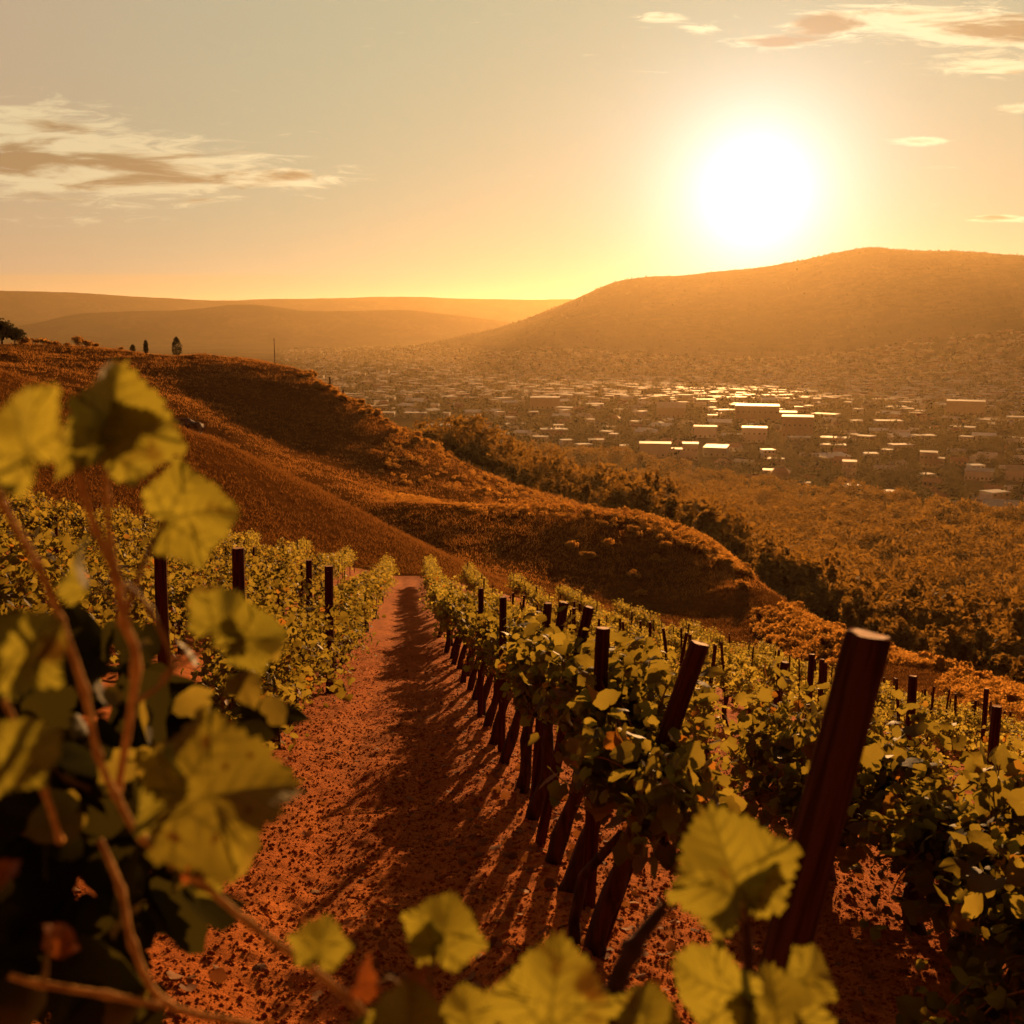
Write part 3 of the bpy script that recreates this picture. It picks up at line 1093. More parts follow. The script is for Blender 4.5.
lean_post((869, 634), 1.75, 0.34, 1.6, 0.038, 'thick leaning wooden post with pale cut top, nearest the camera')
lean_post((700, 643), 4.7, 0.45, 1.5, 0.044, 'leaning wooden post rising out of the nearest leafy vine')
lean_post((603, 628), 5.3, 0.06, 1.5, 0.036, 'upright wooden post behind the nearest leafy vine')
lean_post((589, 607), 6.5, 0.30, 1.5, 0.032, 'slim leaning post just left of the upright post')
lean_post((564, 602), 7.4, 0.22, 1.5, 0.034, 'leaning wooden post, third left of the upright post')
lean_post((548, 603), 8.4, 0.10, 1.5, 0.034, 'short post top showing left of the leaning posts')
lean_post((503, 597), 10.2, 0.02, 1.5, 0.036, 'vertical wooden post midway down the right row')
lean_post((481, 588), 12.6, 0.02, 1.5, 0.034, 'thin post far down the right row, left of the others')
for px, py, dep, r, lab in ((913, 676, 8.8, 0.036, 'tall dark post standing clear in the right rows'),
                            (997, 706, 8.6, 0.040, 'dark post at the right edge of the picture'),
                            (872, 655, 12.5, 0.04, 'dark post top right behind the big leaning post'),
                            (812, 654, 12.0, 0.035, 'dark post left behind the big leaning post'),
                            (785, 662, 10.5, 0.04, 'slightly leaning post left of the big leaning post'),
                            (160, 537, 8.6, 0.05, 'dark post top among leaves beside the fan shaped leaf'),
                            (238, 548, 9.0, 0.052, 'dark post top just right of the fan shaped leaf'),
                            (309, 560, 15.5, 0.045, 'thin dark post at the left row, left of a pair'),
                            (329, 566, 15.5, 0.062, 'thick dark post at the left row, right of a pair')):
    lean_post((px, py), dep, 0.03 if px != 785 else 0.2, 1.5, r, lab)
PM = [post_mesh(0.034, 1.55, 900 + i, 8) for i in range(3)]
STK = [post_mesh(0.019, 1.5, 950 + i, 6) for i in range(3)]
pc = 0
for k in list(range(1, 10)) + [-2, -3, -4, -5, -6]:
    w = row_w(k)
    u = 8.0 + random.uniform(0, 3)
    while u < 58:
        if in_edge(u, w) and in_view(u, w) and (k > 0 or u > 20):
            x, y = xy(u, w + random.uniform(-.1, .1))
            stake = random.random() < .68
            o = obj('wooden_post', (STK if stake else PM)[pc % 3], None, (x, y, tz(x, y)))
            o.rotation_euler = (random.uniform(-.08, .08), random.uniform(-.02, .16), random.uniform(0, 6))
            tag(o, ('thin distant stake' if stake else 'distant dark post') + ' among the vine rows %s of the path' % ('right' if k > 0 else 'left'), 'post', PG)
            pc += 1
        u += random.uniform(1.3, 2.3) if k > 0 and u < 30 else random.uniform(2.2, 4.2)

# ------------------------------------------------------------------ soil clods (uncountable)
def clods(n):
    ico_v = np.array([(1, 0, 0), (-1, 0, 0), (0, 1, 0), (0, -1, 0), (0, 0, 1), (0, 0, -1)], float)
    ico_f = np.array([(0, 2, 4), (2, 1, 4), (1, 3, 4), (3, 0, 4), (2, 0, 5), (1, 2, 5), (3, 1, 5), (0, 3, 5)])
    u = np.exp(RNG.uniform(math.log(2.2), math.log(26), n))
    w = RNG.uniform(-2.6, 4.6, n)
    x = u * RU[0] + w * RW[0]
    y = u * RU[1] + w * RW[1]
    z = z_soil(x, y)
    s = 0.003 + 0.012 * RNG.random(n) ** 3
    sc = s[:, None] * (0.7 + 0.7 * RNG.random((n, 3)))
    sc[:, 2] *= 0.8
    a = RNG.uniform(0, 6.28, n)
    v = ico_v[None] * (1 + 0.25 * RNG.normal(size=(n, 6, 1))) * sc[:, None, :]
    vx = v[..., 0] * np.cos(a)[:, None] - v[..., 1] * np.sin(a)[:, None]
    vy = v[..., 0] * np.sin(a)[:, None] + v[..., 1] * np.cos(a)[:, None]
    V = np.stack([vx + x[:, None], vy + y[:, None], v[..., 2] + z[:, None] + s[:, None] * .3], 2).reshape(-1, 3)
    F = (ico_f[None] + (np.arange(n) * 6)[:, None, None]).reshape(-1, 3)
    return np_mesh('soil_clods', V, F, M['soil'])


q = obj('soil_clods', clods(120000))
q['kind'] = 'stuff'
q['label'] = 'crumbly red soil clods strewn over the vineyard ground'
q['category'] = 'soil'


def litter(n):
    u = np.exp(RNG.uniform(math.log(2.3), math.log(22), n))
    side = RNG.random(n) < .5
    w = np.where(side, RNG.normal(0.7, .45, n), RNG.uniform(-2.2, 4.5, n))
    x = u * RU[0] + w * RW[0]
    y = u * RU[1] + w * RW[1]
    pos = np.stack([x, y, z_soil(x, y) + .012], 1)
    V, F = scatter(pos, frames(n, 1.6, RNG), 0.025 + 0.04 * RNG.random(n), 1)
    return np_mesh('leaf_litter', V, F, M['litter'])


M['litter'] = mat_leaf('dead_leaf', (0.10, 0.035, 0.012), (0.30, 0.14, 0.05), 0.3, (0.30, 0.12, 0.03), 0.8)
q = obj('leaf_litter', litter(1500))
q['kind'] = 'stuff'
q['label'] = 'dry brown leaves scattered on the soil under the vines'
q['category'] = 'dead leaves'

# ------------------------------------------------------------------ grass and brush cover (uncountable)
def blades(name, x, y, h, spread, nb, mat, label, cat, lean=0.5):
    n = len(x)
    z = terr(x, y)
    N = n * nb
    bx = np.repeat(x, nb) + RNG.normal(0, 1, N) * np.repeat(spread, nb)
    by = np.repeat(y, nb) + RNG.normal(0, 1, N) * np.repeat(spread, nb)
    bz = np.repeat(z, nb) - 0.05
    hh = np.repeat(h, nb) * RNG.uniform(.6, 1.2, N)
    a = RNG.uniform(0, 2 * np.pi, N)
    wd = hh * 0.11
    lx = RNG.normal(0, lean, N) * hh
    ly = RNG.normal(0, lean, N) * hh
    p0 = np.stack([bx - np.cos(a) * wd, by - np.sin(a) * wd, bz], 1)
    p1 = np.stack([bx + np.cos(a) * wd, by + np.sin(a) * wd, bz], 1)
    p2 = np.stack([bx + lx, by + ly, bz + hh], 1)
    V = np.stack([p0, p1, p2], 1).reshape(-1, 3)
    F = np.arange(N * 3).reshape(-1, 3)
    q = obj(name, np_mesh(name, V, F, mat))
    q['kind'] = 'stuff'
    q['label'] = label
    q['category'] = cat
    return q


def sample_area(n, d0, d1, px0, px1):
    a = RNG.uniform((px0 - 512) / FPX, (px1 - 512) / FPX, n)
    de = edge_dist(a)
    lo = np.maximum(d0, de * 1.03)
    d = np.exp(np.log(lo) + RNG.random(n) * (np.log(d1) - np.log(lo)))
    th = np.arctan(a)
    return np.sin(th) * d, np.cos(th) * d, d


x, y, d = sample_area(210000, 20, 300, -60, 1090)
k = np.clip(0.55 + 0.6 * vnoise(x / 6, y / 6, 33), 0.1, 1)
keep = RNG.random(len(x)) < k
x, y, d = x[keep], y[keep], d[keep]
nr = d < 98
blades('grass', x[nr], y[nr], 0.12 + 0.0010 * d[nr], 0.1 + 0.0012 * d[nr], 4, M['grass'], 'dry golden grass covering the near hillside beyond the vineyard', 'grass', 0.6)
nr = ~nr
blades('dry_grass', x[nr], y[nr], 0.16 + 0.0012 * d[nr], 0.1 + 0.0012 * d[nr], 4, M['grass_light_paint'], 'dry grass with painted-in light covering the rounded hills before the town', 'grass', 0.6)


# ------------------------------------------------------------------ shrubs and trees
def crown_mesh(name, seed, rx, rz_, lobes, n, leaf, mat, squash=1.0, gap=0.35):
    rng = np.random.default_rng(seed)
    c = rng.normal(size=(lobes, 3))
    c /= np.linalg.norm(c, axis=1, keepdims=True)
    c *= rng.uniform(0.25, 0.75, (lobes, 1))
    c[:, 2] = c[:, 2] * 0.75
    rad = rng.uniform(0.28, 0.5, lobes)
    li = rng.integers(0, lobes, n)
    p = rng.normal(size=(n, 3))
    p /= np.linalg.norm(p, axis=1, keepdims=True)
    p = c[li] + p * rad[li][:, None] * rng.uniform(0.55, 1.08, (n, 1))
    nd = vnoise(p[:, 0] * 3 + seed, p[:, 1] * 3 + p[:, 2] * 4, seed % 50)
    p = p[nd > -gap]
    n = len(p)
    nrm = p + rng.normal(size=(n, 3)) * 0.5
    nrm /= np.linalg.norm(nrm, axis=1, keepdims=True)
    t_ = rng.normal(size=(n, 3))
    t_ -= (t_ * nrm).sum(1, keepdims=True) * nrm
    t_ /= np.linalg.norm(t_, axis=1, keepdims=True)
    b_ = np.cross(nrm, t_)
    s = leaf * rng.uniform(.6, 1.4, (n, 1))
    p = p * np.array([rx, rx, rz_])
    q = [p - t_ * s - b_ * s * .5, p + t_ * s * .9 - b_ * s * .3, p + t_ * s * .3 + b_ * s, p - t_ * s * .7 + b_ * s * .6]
    V = np.stack(q, 1).reshape(-1, 3)
    V[:, 2] -= V[:, 2].min()
    F = np.arange(n * 4).reshape(-1, 4)
    return np_mesh(name, V, F, mat)


def trunk_mesh(seed, h, r, spread):
    b = MB()
    rr = random.Random(seed)
    pts = [(0, 0, -.4), (rr.uniform(-.1, .1), rr.uniform(-.1, .1), h * .5), (rr.uniform(-.2, .2), rr.uniform(-.2, .2), h)]
    b.tube(pts, [r * 1.3, r, r * .7], 7)
    for i in range(4):
        a = i * 1.57 + rr.uniform(-.5, .5)
        e = (pts[2][0] + math.cos(a) * spread, pts[2][1] + math.sin(a) * spread, h + spread * rr.uniform(.8, 1.5))
        m_ = (pts[2][0] + math.cos(a) * spread * .4, pts[2][1] + math.sin(a) * spread * .4, h + spread * .5)
        b.tube([pts[2], m_, e], [r * .6, r * .4, r * .15], 5)
    return b.mesh('trunk', M['trunk'], True)


TREE = []
for i in range(6):
    w_ = random.uniform(2.6, 3.6)
    h_ = random.uniform(5.0, 7.5)
    TREE.append((crown_mesh('crown', 700 + i, w_, h_ * .5, 11 + i, 1000, 0.32, M['tree_leaf']), trunk_mesh(700 + i, 2.0, .22, 1.6), h_))
TALL = []
for i in range(3):
    TALL.append((crown_mesh('crown', 730 + i, 1.7, 4.2, 12, 900, 0.30, M['tree_leaf']), trunk_mesh(730 + i, 2.2, .2, 1.0), 8))
DARK = [(crown_mesh('crown', 750 + i, 4.5, 4.2, 12, 1500, 0.42, M['dark_leaf'], gap=.6), trunk_mesh(750 + i, 2.0, .3, 2.0), 8) for i in range(3)]
SHRUB = [crown_mesh('shrub', 780 + i, 1.3, 1.0, 9, 520, 0.15, M['brush'], gap=.3) for i in range(5)]


def place_tree(proto, x, y, label, group, s=1.0, name='tree'):
    z = tz(x, y)
    root = thing(name, label, 'tree', (x, y, z), random.uniform(0, 6.28), group, s)
    obj('trunk', proto[1], root)
    obj('crown', proto[0], root, (0, 0, 1.1))
    return root


def at(px, py_d=None, dist=100.0):
    a = (px - 512.0) / FPX
    th = math.atan(a)
    return math.sin(th) * dist, math.cos(th) * dist


TG = 'trees in the belt between the hill and the town'
WOOD_END = [950, 850, 740, 680, 600]
spots = []
cells = {}
for _ in range(60000):
    px = random.uniform(425, 1085)
    lo = float(np.interp(px, [425, 520, 620, 700, 760, 820, 900, 1024], [262, 246, 195, 178, 166, 152, 138, 122]))
    hi = float(np.interp(px, [430, 620, 720, 800, 1000], WOOD_END))
    d = math.sqrt(random.uniform(lo * lo, hi * hi))
    x, y = at(px, None, d)
    m_ = 6.0 + 3.0 * float(vnoise(np.array([x / 30]), np.array([y / 30]), 41)[0])
    m_ = max(m_, 4.2) * (1.35 if d > 280 else 1.0)
    ck = (int(x // 10), int(y // 10))
    if any((x - q[0])**2 + (y - q[1])**2 < m_ * m_ for a in (-1, 0, 1) for b_ in (-1, 0, 1) for q in cells.get((ck[0] + a, ck[1] + b_), ())):
        continue
    cells.setdefault(ck, []).append((x, y))
    spots.append((x, y, px, d))
spots.sort(key=lambda q: q[3])
for x, y, px, d in spots[:255]:
    tall = random.random() < .2
    pr = random.choice(TALL if tall else TREE)
    side = 'at the right' if px > 850 else 'below the vineyard crest' if px > 640 else 'behind the grassy mound'
    place_tree(pr, x, y, '%s hazy tree on the wooded slope %s' % ('tall narrow' if tall else 'round bushy', side), TG, random.uniform(.7, 1.5) * (.75 if d < 160 else 1.15) * (.6 if px < 620 else 1.0))
WOOD = spots[255:]
# the dark clump behind the grassy hill's flank
for px, d, s in ((452, 262, .85), (466, 258, .95), (482, 262, 1.0), (498, 262, .8), (440, 270, .6)):
    x, y = at(px, None, d)
    place_tree(TREE[int(px) % 6], x, y, 'bushy tree in the clump on the right flank of the grassy hill', 'trees clumped on the hill flank', s)
# shrubs along the flank of the middle hill
SG = 'shrubs along the hill flank'
for i in range(60):
    px = random.uniform(300, 450)
    line = float(np.interp(px, [285, 330, 400, 440], [362, 388, 428, 448]))
    d = float(np.interp(px, [285, 330, 400, 450], [266, 256, 243, 236])) + random.uniform(-16, 3)
    x, y = at(px, None, d)
    o = obj('shrub', SHRUB[i % 5], None, (x, y, tz(x, y) - .1), random.uniform(0, 6), random.uniform(.4, 1.3))
    tag(o, 'wiry shrub on the right flank of the grassy hill', 'shrub', SG)
for i in range(40):
    px = random.uniform(560, 1060)
    d = float(np.interp(px, [560, 620, 700, 760, 820, 900, 1024, 1060], [119, 117, 110, 98, 86, 76, 66, 63])) * random.uniform(.86, 1.12)
    x, y = at(px, None, d)
    o = obj('shrub', SHRUB[i % 5], None, (x, y, tz(x, y) - .1), random.uniform(0, 6), random.uniform(.35, .7))
    tag(o, 'low dry shrub along the crest beyond the vineyard', 'shrub', 'shrubs along the near crest')
for i in range(6):
    px = random.uniform(420, 700)
    d = random.uniform(150, 232)
    x, y = at(px, None, d)
    o = obj('shrub', SHRUB[i % 5], None, (x, y, tz(x, y) - .1), random.uniform(0, 6), random.uniform(.6, 1.3))
    tag(o, 'sunlit shrub on the terrace below the grassy hill', 'shrub', 'shrubs on the terrace')

# cypresses and pole on the skyline of the middle hill
def cypress(px, d, h, w_, label):
    x, y = at(px, None, d)
    root = thing('cypress', label, 'tree', (x, y, tz(x, y)), 0)
    rng = np.random.default_rng(int(px))
    n = 900
    zz = rng.random(n)
    rr_ = w_ * np.sin(np.clip(zz, 0.02, 1) ** .6 * math.pi) ** .7 * rng.uniform(.6, 1.05, n) * .5
    a = rng.uniform(0, 6.28, n)
    c = np.stack([rr_ * np.cos(a), rr_ * np.sin(a), 0.25 + zz * (h - .3)], 1)
    s = 0.16
    q = [c + rng.normal(0, s, (n, 3)) for _ in range(3)]
    V = np.stack(q, 1).reshape(-1, 3)
    obj('crown', np_mesh('crown', V, np.arange(n * 3).reshape(-1, 3), M['dark_leaf']), root)
    b = MB()
    b.tube([(0, 0, -.3), (0, 0, h * .5)], [.14, .08], 6)
    obj('trunk', b.mesh('trunk', M['trunk']), root)


cypress(180.5, 279, 4.6, 2.4, 'broad dark cypress on the skyline of the grassy hill')
cypress(150, 282, 3.2, 1.0, 'slim dark cypress left of the broad one on the skyline')
cypress(137, 283, 1.7, 0.9, 'tiny dark conifer leftmost on the hill skyline')
for px, d, s in ((-6, 286, 1.6), (8, 286, 1.4), (21, 287, 1.0), (-24, 286, 1.7)):
    x, y = at(px, None, d)
    place_tree(DARK[int(px) % 3], x, y, 'dark leafy tree at the left edge of the hill skyline', 'dark trees at the left edge', s * .62)
for px, d, s in ((45, 285, 1.3), (62, 285, 1.0), (83, 284, 1.6), (100, 284, 1.0), (32, 286, 1.5), (125, 284, .8), (240, 274, .5), (208, 278, .4), (54, 286, 1.3), (72, 286, .8), (92, 285, 1.3)):
    x, y = at(px, None, d)
    o = obj('shrub', SHRUB[int(px) % 5], None, (x, y, tz(x, y) - .1), px, s)
    tag(o, 'dark shrub on the left skyline of the grassy hill', 'shrub', 'shrubs on the hill skyline')
x, y = at(277, None, 269)
root = thing('utility_pole', 'thin bare pole standing on the skyline of the grassy hill', 'pole', (x, y, tz(x, y)))
b = MB(); b.tube([(0, 0, -.5), (0, 0, 3), (0, 0, 6.4)], [.11, .10, .08], 8)
obj('shaft', b.mesh('shaft', M['wood'], True), root)
b = MB(); b.box((0, 0, 6.0), (0.5, .08, .08), 0.3)
obj('crossarm', b.mesh('crossarm', M['wood']), root)
for px, d, h, lab in ((331, 256, 2.6, 'short thick stub post on the right flank of the grassy hill'), (344, 254, 1.7, 'second stub post below the first on the hill flank')):
    x, y = at(px, None, d)
    o = obj('stub_post', post_mesh(.22, h, px, 8), None, (x, y, tz(x, y)))
    tag(o, lab, 'post')


# boulder on the hill edge at the left
def boulder(px, d, s, label):
    import bmesh
    bm = bmesh.new()
    bmesh.ops.create_icosphere(bm, subdivisions=4, radius=1)
    for v in bm.verts:
        n = v.co.normalized()
        k = 1 + 0.28 * float(vnoise(np.array([n.x * 2 + 5]), np.array([n.y * 2 + n.z * 2.3]), 4)[0]) + .08 * float(vnoise(np.array([n.x * 6 + 5]), np.array([n.y * 6 + n.z * 5]), 8)[0])
        v.co = Vector((n.x * s * 1.35, n.y * s, n.z * s * .8)) * k
    me = bpy.data.meshes.new('boulder')
    bm.to_mesh(me); bm.free()
    me.materials.append(M['rock'])
    x, y = at(px, None, d)
    o = obj('boulder', me, None, (x, y, tz(x, y) + s * .35), .4)
    return tag(o, label, 'boulder')


boulder(186, 82, 0.95, 'dark boulder with a sunlit top on the left hill edge')

# ------------------------------------------------------------------ the town
def mat_wall(name, c, c2):
    return mat_noise(name, c, c2, 0.35, 0.85, 0.2, 0, 5, .3, .7)


M['wall_white'] = mat_wall('white_render', (0.78, 0.76, 0.72), (0.84, 0.82, 0.79))
M['wall_cream'] = mat_wall('cream_render', (0.48, 0.40, 0.31), (0.56, 0.48, 0.38))
M['wall_brick'] = mat_wall('brick_wall', (0.24, 0.12, 0.08), (0.32, 0.17, 0.11))
M['wall_grey'] = mat_wall('grey_render', (0.30, 0.27, 0.24), (0.40, 0.36, 0.32))
M['roof_tin'] = mat_noise('sheet_metal_roof', (0.56, 0.54, 0.50), (0.72, 0.70, 0.66), 0.4, 0.65, 0.12)
M['roof_bright'] = mat_noise('new_metal_roof', (0.58, 0.55, 0.50), (0.72, 0.69, 0.63), 0.4, 0.65, 0.16)
M['roof_tile'] = mat_noise('clay_tile_roof', (0.26, 0.11, 0.06), (0.36, 0.17, 0.09), 0.8, 0.75, 0.3)
M['roof_flat'] = mat_noise('flat_roof', (0.26, 0.23, 0.20), (0.40, 0.36, 0.32), 0.5, 0.7, 0.15)
M['roof_dark'] = mat_noise('dark_roof', (0.09, 0.07, 0.06), (0.15, 0.12, 0.10), 0.5, 0.7, 0.3)
m, t, out = new_mat('window_glass')
principled(t, out, rgb(0.03, 0.035, 0.04), 0.15, 0.5)
M['glass'] = m
M['door'] = mat_noise('door_paint', (0.12, 0.06, 0.04), (0.17, 0.09, 0.06), 2)


def house_meshes(w, d, h, roof, wall, rmat, storeys=1, wins=3, chimney=False, annex=False):
    """list of (name, mesh, offset, children)"""
    parts = []
    b = MB()
    b.box((0, 0, h / 2 - .5), (w, d, h + 1.0))
    if annex:
        b.box((w * .5 + w * .2 - .003, -d * .1, h * .3 - .5), (w * .4, d * .7, h * .6 + 1))
    if roof == 'gable':
        rh = min(w, d) * .28
        b.add([(-w / 2, -d / 2, h), (w / 2, -d / 2, h), (w / 2, d / 2, h), (-w / 2, d / 2, h), (-w / 2, 0, h + rh), (w / 2, 0, h + rh)],
              [(0, 4, 3), (1, 2, 5)])
    parts.append(('wall', b.mesh('wall', M[wall])))
    b = MB()
    if roof == 'flat':
        b.box((0, 0, h + .14), (w + .5, d + .5, .28))
        if annex:
            b.box((w * .5 + w * .2 + .15, -d * .1, h * .6 + .12), (w * .4 + .3, d * .7 + .4, .24))
    elif roof == 'shed':
        o = .4
        z0, z1 = h + .05, h + d * .16
        b.add([(-w/2-o, -d/2-o, z0), (w/2+o, -d/2-o, z0), (w/2+o, d/2+o, z1), (-w/2-o, d/2+o, z1),
               (-w/2-o, -d/2-o, z0+.2), (w/2+o, -d/2-o, z0+.2), (w/2+o, d/2+o, z1+.2), (-w/2-o, d/2+o, z1+.2)],
              [(3, 2, 1, 0), (4, 5, 6, 7), (0, 1, 5, 4), (1, 2, 6, 5), (2, 3, 7, 6), (3, 0, 4, 7)])
    else:
        o = .45
        rh = min(w, d) * .28
        e = rh / (d / 2) * o
        hip = w * .22 if roof == 'hip' else -o
        top = [(-w/2+hip, 0, h + rh + .12), (w/2-hip, 0, h + rh + .12)]
        lo = [(-w/2-o, -d/2-o, h-e+.12), (w/2+o, -d/2-o, h-e+.12), (w/2+o, d/2+o, h-e+.12), (-w/2-o, d/2+o, h-e+.12)]
        dn = [(x, y, z - .2) for x, y, z in lo]
        tdn = [(x, y, z - .2) for x, y, z in top]
        vs = lo + dn + top + tdn
        fs = [(0, 1, 9, 8), (2, 3, 8, 9), (4, 10, 11, 5), (6, 11, 10, 7), (0, 4, 5, 1), (2, 6, 7, 3)]
        if roof == 'hip':
            fs += [(1, 2, 9), (3, 0, 8), (5, 11, 6), (7, 10, 4), (1, 5, 6, 2), (3, 7, 4, 0)]
        else:
            fs += [(0, 8, 10, 4), (8, 3, 7, 10), (1, 5, 11, 9), (9, 11, 6, 2)]
        b.add(vs, fs)
    parts.append(('roof', b.mesh('roof', M[rmat])))
    if chimney:
        b = MB()
        b.box((w * .22, d * .12, h + min(w, d) * .28 + .3), (.8, .8, 1.6))
        parts.append(('chimney', b.mesh('chimney', M['wall_brick'])))
    wb = MB()
    wb.box((0, 0, 0), (1.5, .12, 1.3))
    wm = wb.mesh('window', M['glass'])
    db = MB()
    db.box((0, 0, 0), (1.1, .12, 2.1))
    dm = db.mesh('door', M['door'])
    for s in range(storeys):
        for i in range(wins):
            x = -w / 2 + w * (i + .5) / wins
            if s == 0 and i == wins // 2:
                parts.append(('door', dm, (x, -d / 2 - .03, 1.05)))
            else:
                parts.append(('window', wm, (x, -d / 2 - .03, 1.6 + s * (h / storeys))))
    return parts


def place_house(parts, x, y, rz, label, group=None, s=1.0, name='house', cat='house', detail=True, z=None):
    root = thing(name, label, cat, (x, y, tz(x, y) if z is None else z), rz, group, s)
    made = {}
    for p in parts:
        if not detail and p[0] in ('window', 'door'):
            continue
        par = made.get('roof') if p[0] == 'chimney' else root
        o = obj(p[0], p[1], par, p[2] if len(p) > 2 else (0, 0, 0))
        made.setdefault(p[0], o)
    return root


def gp(px, py):
    """where the line of sight through a pixel meets the valley floor"""
    q = pixdir(px, py)
    a = q[0] / q[1]
    sl = q[2] / math.hypot(q[0], q[1])
    ds = np.geomspace(420, 3300, 900)
    th = math.atan(a)
    hz = terr(np.sin(th) * ds, np.cos(th) * ds)
    ray = EYE + sl * ds
    hit = np.nonzero(hz > ray)[0]
    d = float(ds[hit[0]]) if len(hit) else 3300.0
    return math.sin(th) * d, math.cos(th) * d, d


taken = []


def hero(px, py, wpx, hpx, depth_m, roof, wall, rmat, label, st=1, wins=4, cat='building', name='building', chim=False, rz=0.0, annex=False):
    x, y, d = gp(px, py)
    w, h = .86 * wpx * d / FPX, 1.2 * hpx * d / FPX
    pr = house_meshes(w, depth_m, h, roof, wall, rmat, st, wins, chim, annex)
    place_house(pr, x, y, -math.atan2(x, y) + rz, label, None, 1.0, name, cat)
    taken.append((x, y, max(w, depth_m) * .6))


hero(655, 456, 36, 11, 16, 'flat', 'wall_white', 'roof_bright', 'long low white building with pale flat roof at the near edge of town', 1, 6, annex=True)
hero(690, 459, 18, 13, 14, 'flat', 'wall_white', 'roof_bright', 'boxy white two storey building beside the long low white one', 2, 4)
hero(716, 455, 26, 7, 26, 'flat', 'wall_grey', 'roof_bright', 'low shed with a bright pale flat roof right of the boxy white building', 1, 4, rz=-.1)
hero(705, 437, 26, 9, 15, 'flat', 'wall_white', 'roof_flat', 'white facade building with dark windows behind the near white block', 1, 5)
hero(757, 420, 48, 12, 34, 'flat', 'wall_brick', 'roof_bright', 'large long hall with bright flat roof in the middle of town', 2, 8, annex=True)
hero(754, 442, 28, 12, 18, 'flat', 'wall_white', 'roof_bright', 'cream two storey building below the large bright roofed hall', 2, 5)
hero(797, 436, 34, 16, 24, 'flat', 'wall_brick', 'roof_bright', 'brick block with a bright strip of flat roof right of the cream building', 2, 6)
hero(965, 414, 38, 10, 28, 'flat', 'wall_cream', 'roof_bright', 'long building with bright flat roof in the right part of town', 1, 7)
hero(849, 475, 15, 11, 12, 'flat', 'wall_white', 'roof_flat', 'square white house alone above the trees', 2, 3, 'house', 'house')
hero(979, 480, 28, 7, 9, 'shed', 'wall_white', 'roof_flat', 'long white row house at the right with dark windows', 1, 7, 'house', 'house', rz=-.12)
hero(928, 466, 18, 11, 12, 'flat', 'wall_cream', 'roof_flat', 'stepped cream house with a small white roof box at the right', 2, 4, 'house', 'house', annex=True)
hero(981, 506, 18, 6, 9, 'gable', 'wall_white', 'roof_bright', 'small white gabled house lowest at the right of town', 1, 3, 'house', 'house')
hero(1014, 480, 18, 8, 10, 'gable', 'wall_white', 'roof_flat', 'pale gabled house cut by the right picture edge', 1, 3, 'house', 'house')
hero(671, 417, 32, 8, 20, 'gable', 'wall_cream', 'roof_bright', 'wide cream building with pale gabled roof left of the large hall', 1, 6)
hero(545, 408, 34, 9, 24, 'flat', 'wall_cream', 'roof_bright', 'broad pale roofed building in the left middle of town', 1, 6)
hero(1000, 516, 34, 8, 14, 'shed', 'wall_grey', 'roof_flat', 'grey open shed with a long sloping roof at the lower right', 1, 5)
hero(780, 482, 20, 8, 10, 'hip', 'wall_cream', 'roof_tile', 'tile roofed cream house at the tree line below town', 1, 4, 'house', 'house', True)

KINDS = []
for i, (w, d, h, r, wl, rm, st, wn, ch) in enumerate([
        (11, 8, 3.2, 'gable', 'wall_white', 'roof_tile', 1, 3, True), (13, 9, 3.2, 'hip', 'wall_cream', 'roof_tile', 1, 4, False),
        (12, 9, 5.8, 'flat', 'wall_cream', 'roof_flat', 2, 3, False), (16, 9, 3.4, 'gable', 'wall_cream', 'roof_tin', 1, 5, False),
        (9, 8, 6.0, 'flat', 'wall_white', 'roof_tin', 2, 3, False), (20, 12, 4.6, 'shed', 'wall_grey', 'roof_tin', 1, 5, False),
        (12, 9, 3.0, 'hip', 'wall_brick', 'roof_dark', 1, 3, False), (10, 8, 5.6, 'gable', 'wall_brick', 'roof_tile', 2, 3, True),
        (24, 14, 5.5, 'flat', 'wall_grey', 'roof_tin', 1, 6, False)]):
    KINDS.append(house_meshes(w, d, h, r, wl, rm, st, wn, ch))
KLAB = ['white gabled house with clay tiles', 'cream hipped house with clay tiles', 'cream flat roofed two storey house', 'cream gabled house with pale metal roof',
        'narrow white flat roofed house', 'grey metal roofed shed', 'brick house with dark hipped roof', 'brick two storey gabled house', 'wide grey hall with pale flat roof']
HG = 'houses of the hazy town'
hs = []
tries = 0
while len(hs) < 620 and tries < 60000:
    tries += 1
    px = random.uniform(285, 1050)
    lo_d = 1400 if px < 380 else 1200 if px < 440 else float(np.interp(px, [430, 620, 720, 800, 1000], WOOD_END)) + 25
    d = math.exp(random.uniform(math.log(lo_d), math.log(2300)))
    if d > 2200 and px > 380 and random.random() < .4:
        continue
    x, y = at(px, None, d)
    m_ = 20 + d * .003
    if any((x - q[0])**2 + (y - q[1])**2 < m_ * m_ for q in hs) or any((x - q[0])**2 + (y - q[1])**2 < (q[2] + 9)**2 or (abs(math.atan2(x, y) - math.atan2(q[0], q[1])) < (q[2] + 6) / math.hypot(q[0], q[1]) and -60 < d - math.hypot(q[0], q[1]) < 0) for q in taken):
        continue
    hs.append((x, y, px, d))
hs.sort(key=lambda q: q[3])
N_HOUSE = 270
for i, (x, y, px, d) in enumerate(hs[:N_HOUSE]):
    k = random.choice([0, 1, 2, 3, 4, 6, 7]) if d < 850 or random.random() < .5 else random.choice([3, 4, 5, 8])
    where = 'near the foot of the wooded slope' if d < 900 else 'amid the trees of the town' if d < 1500 else 'in the hazy middle of town' if d < 2200 else 'in the far hazy part of town'
    place_house(KINDS[k], x, y, -math.atan2(x, y) + random.gauss(0, .45), 'small %s %s' % (KLAB[k], where), HG, random.uniform(.8, 1.15), 'house', 'house', d < 1100)

# the rest of the town up to the foot of the hill: too many to count
mb = MB()


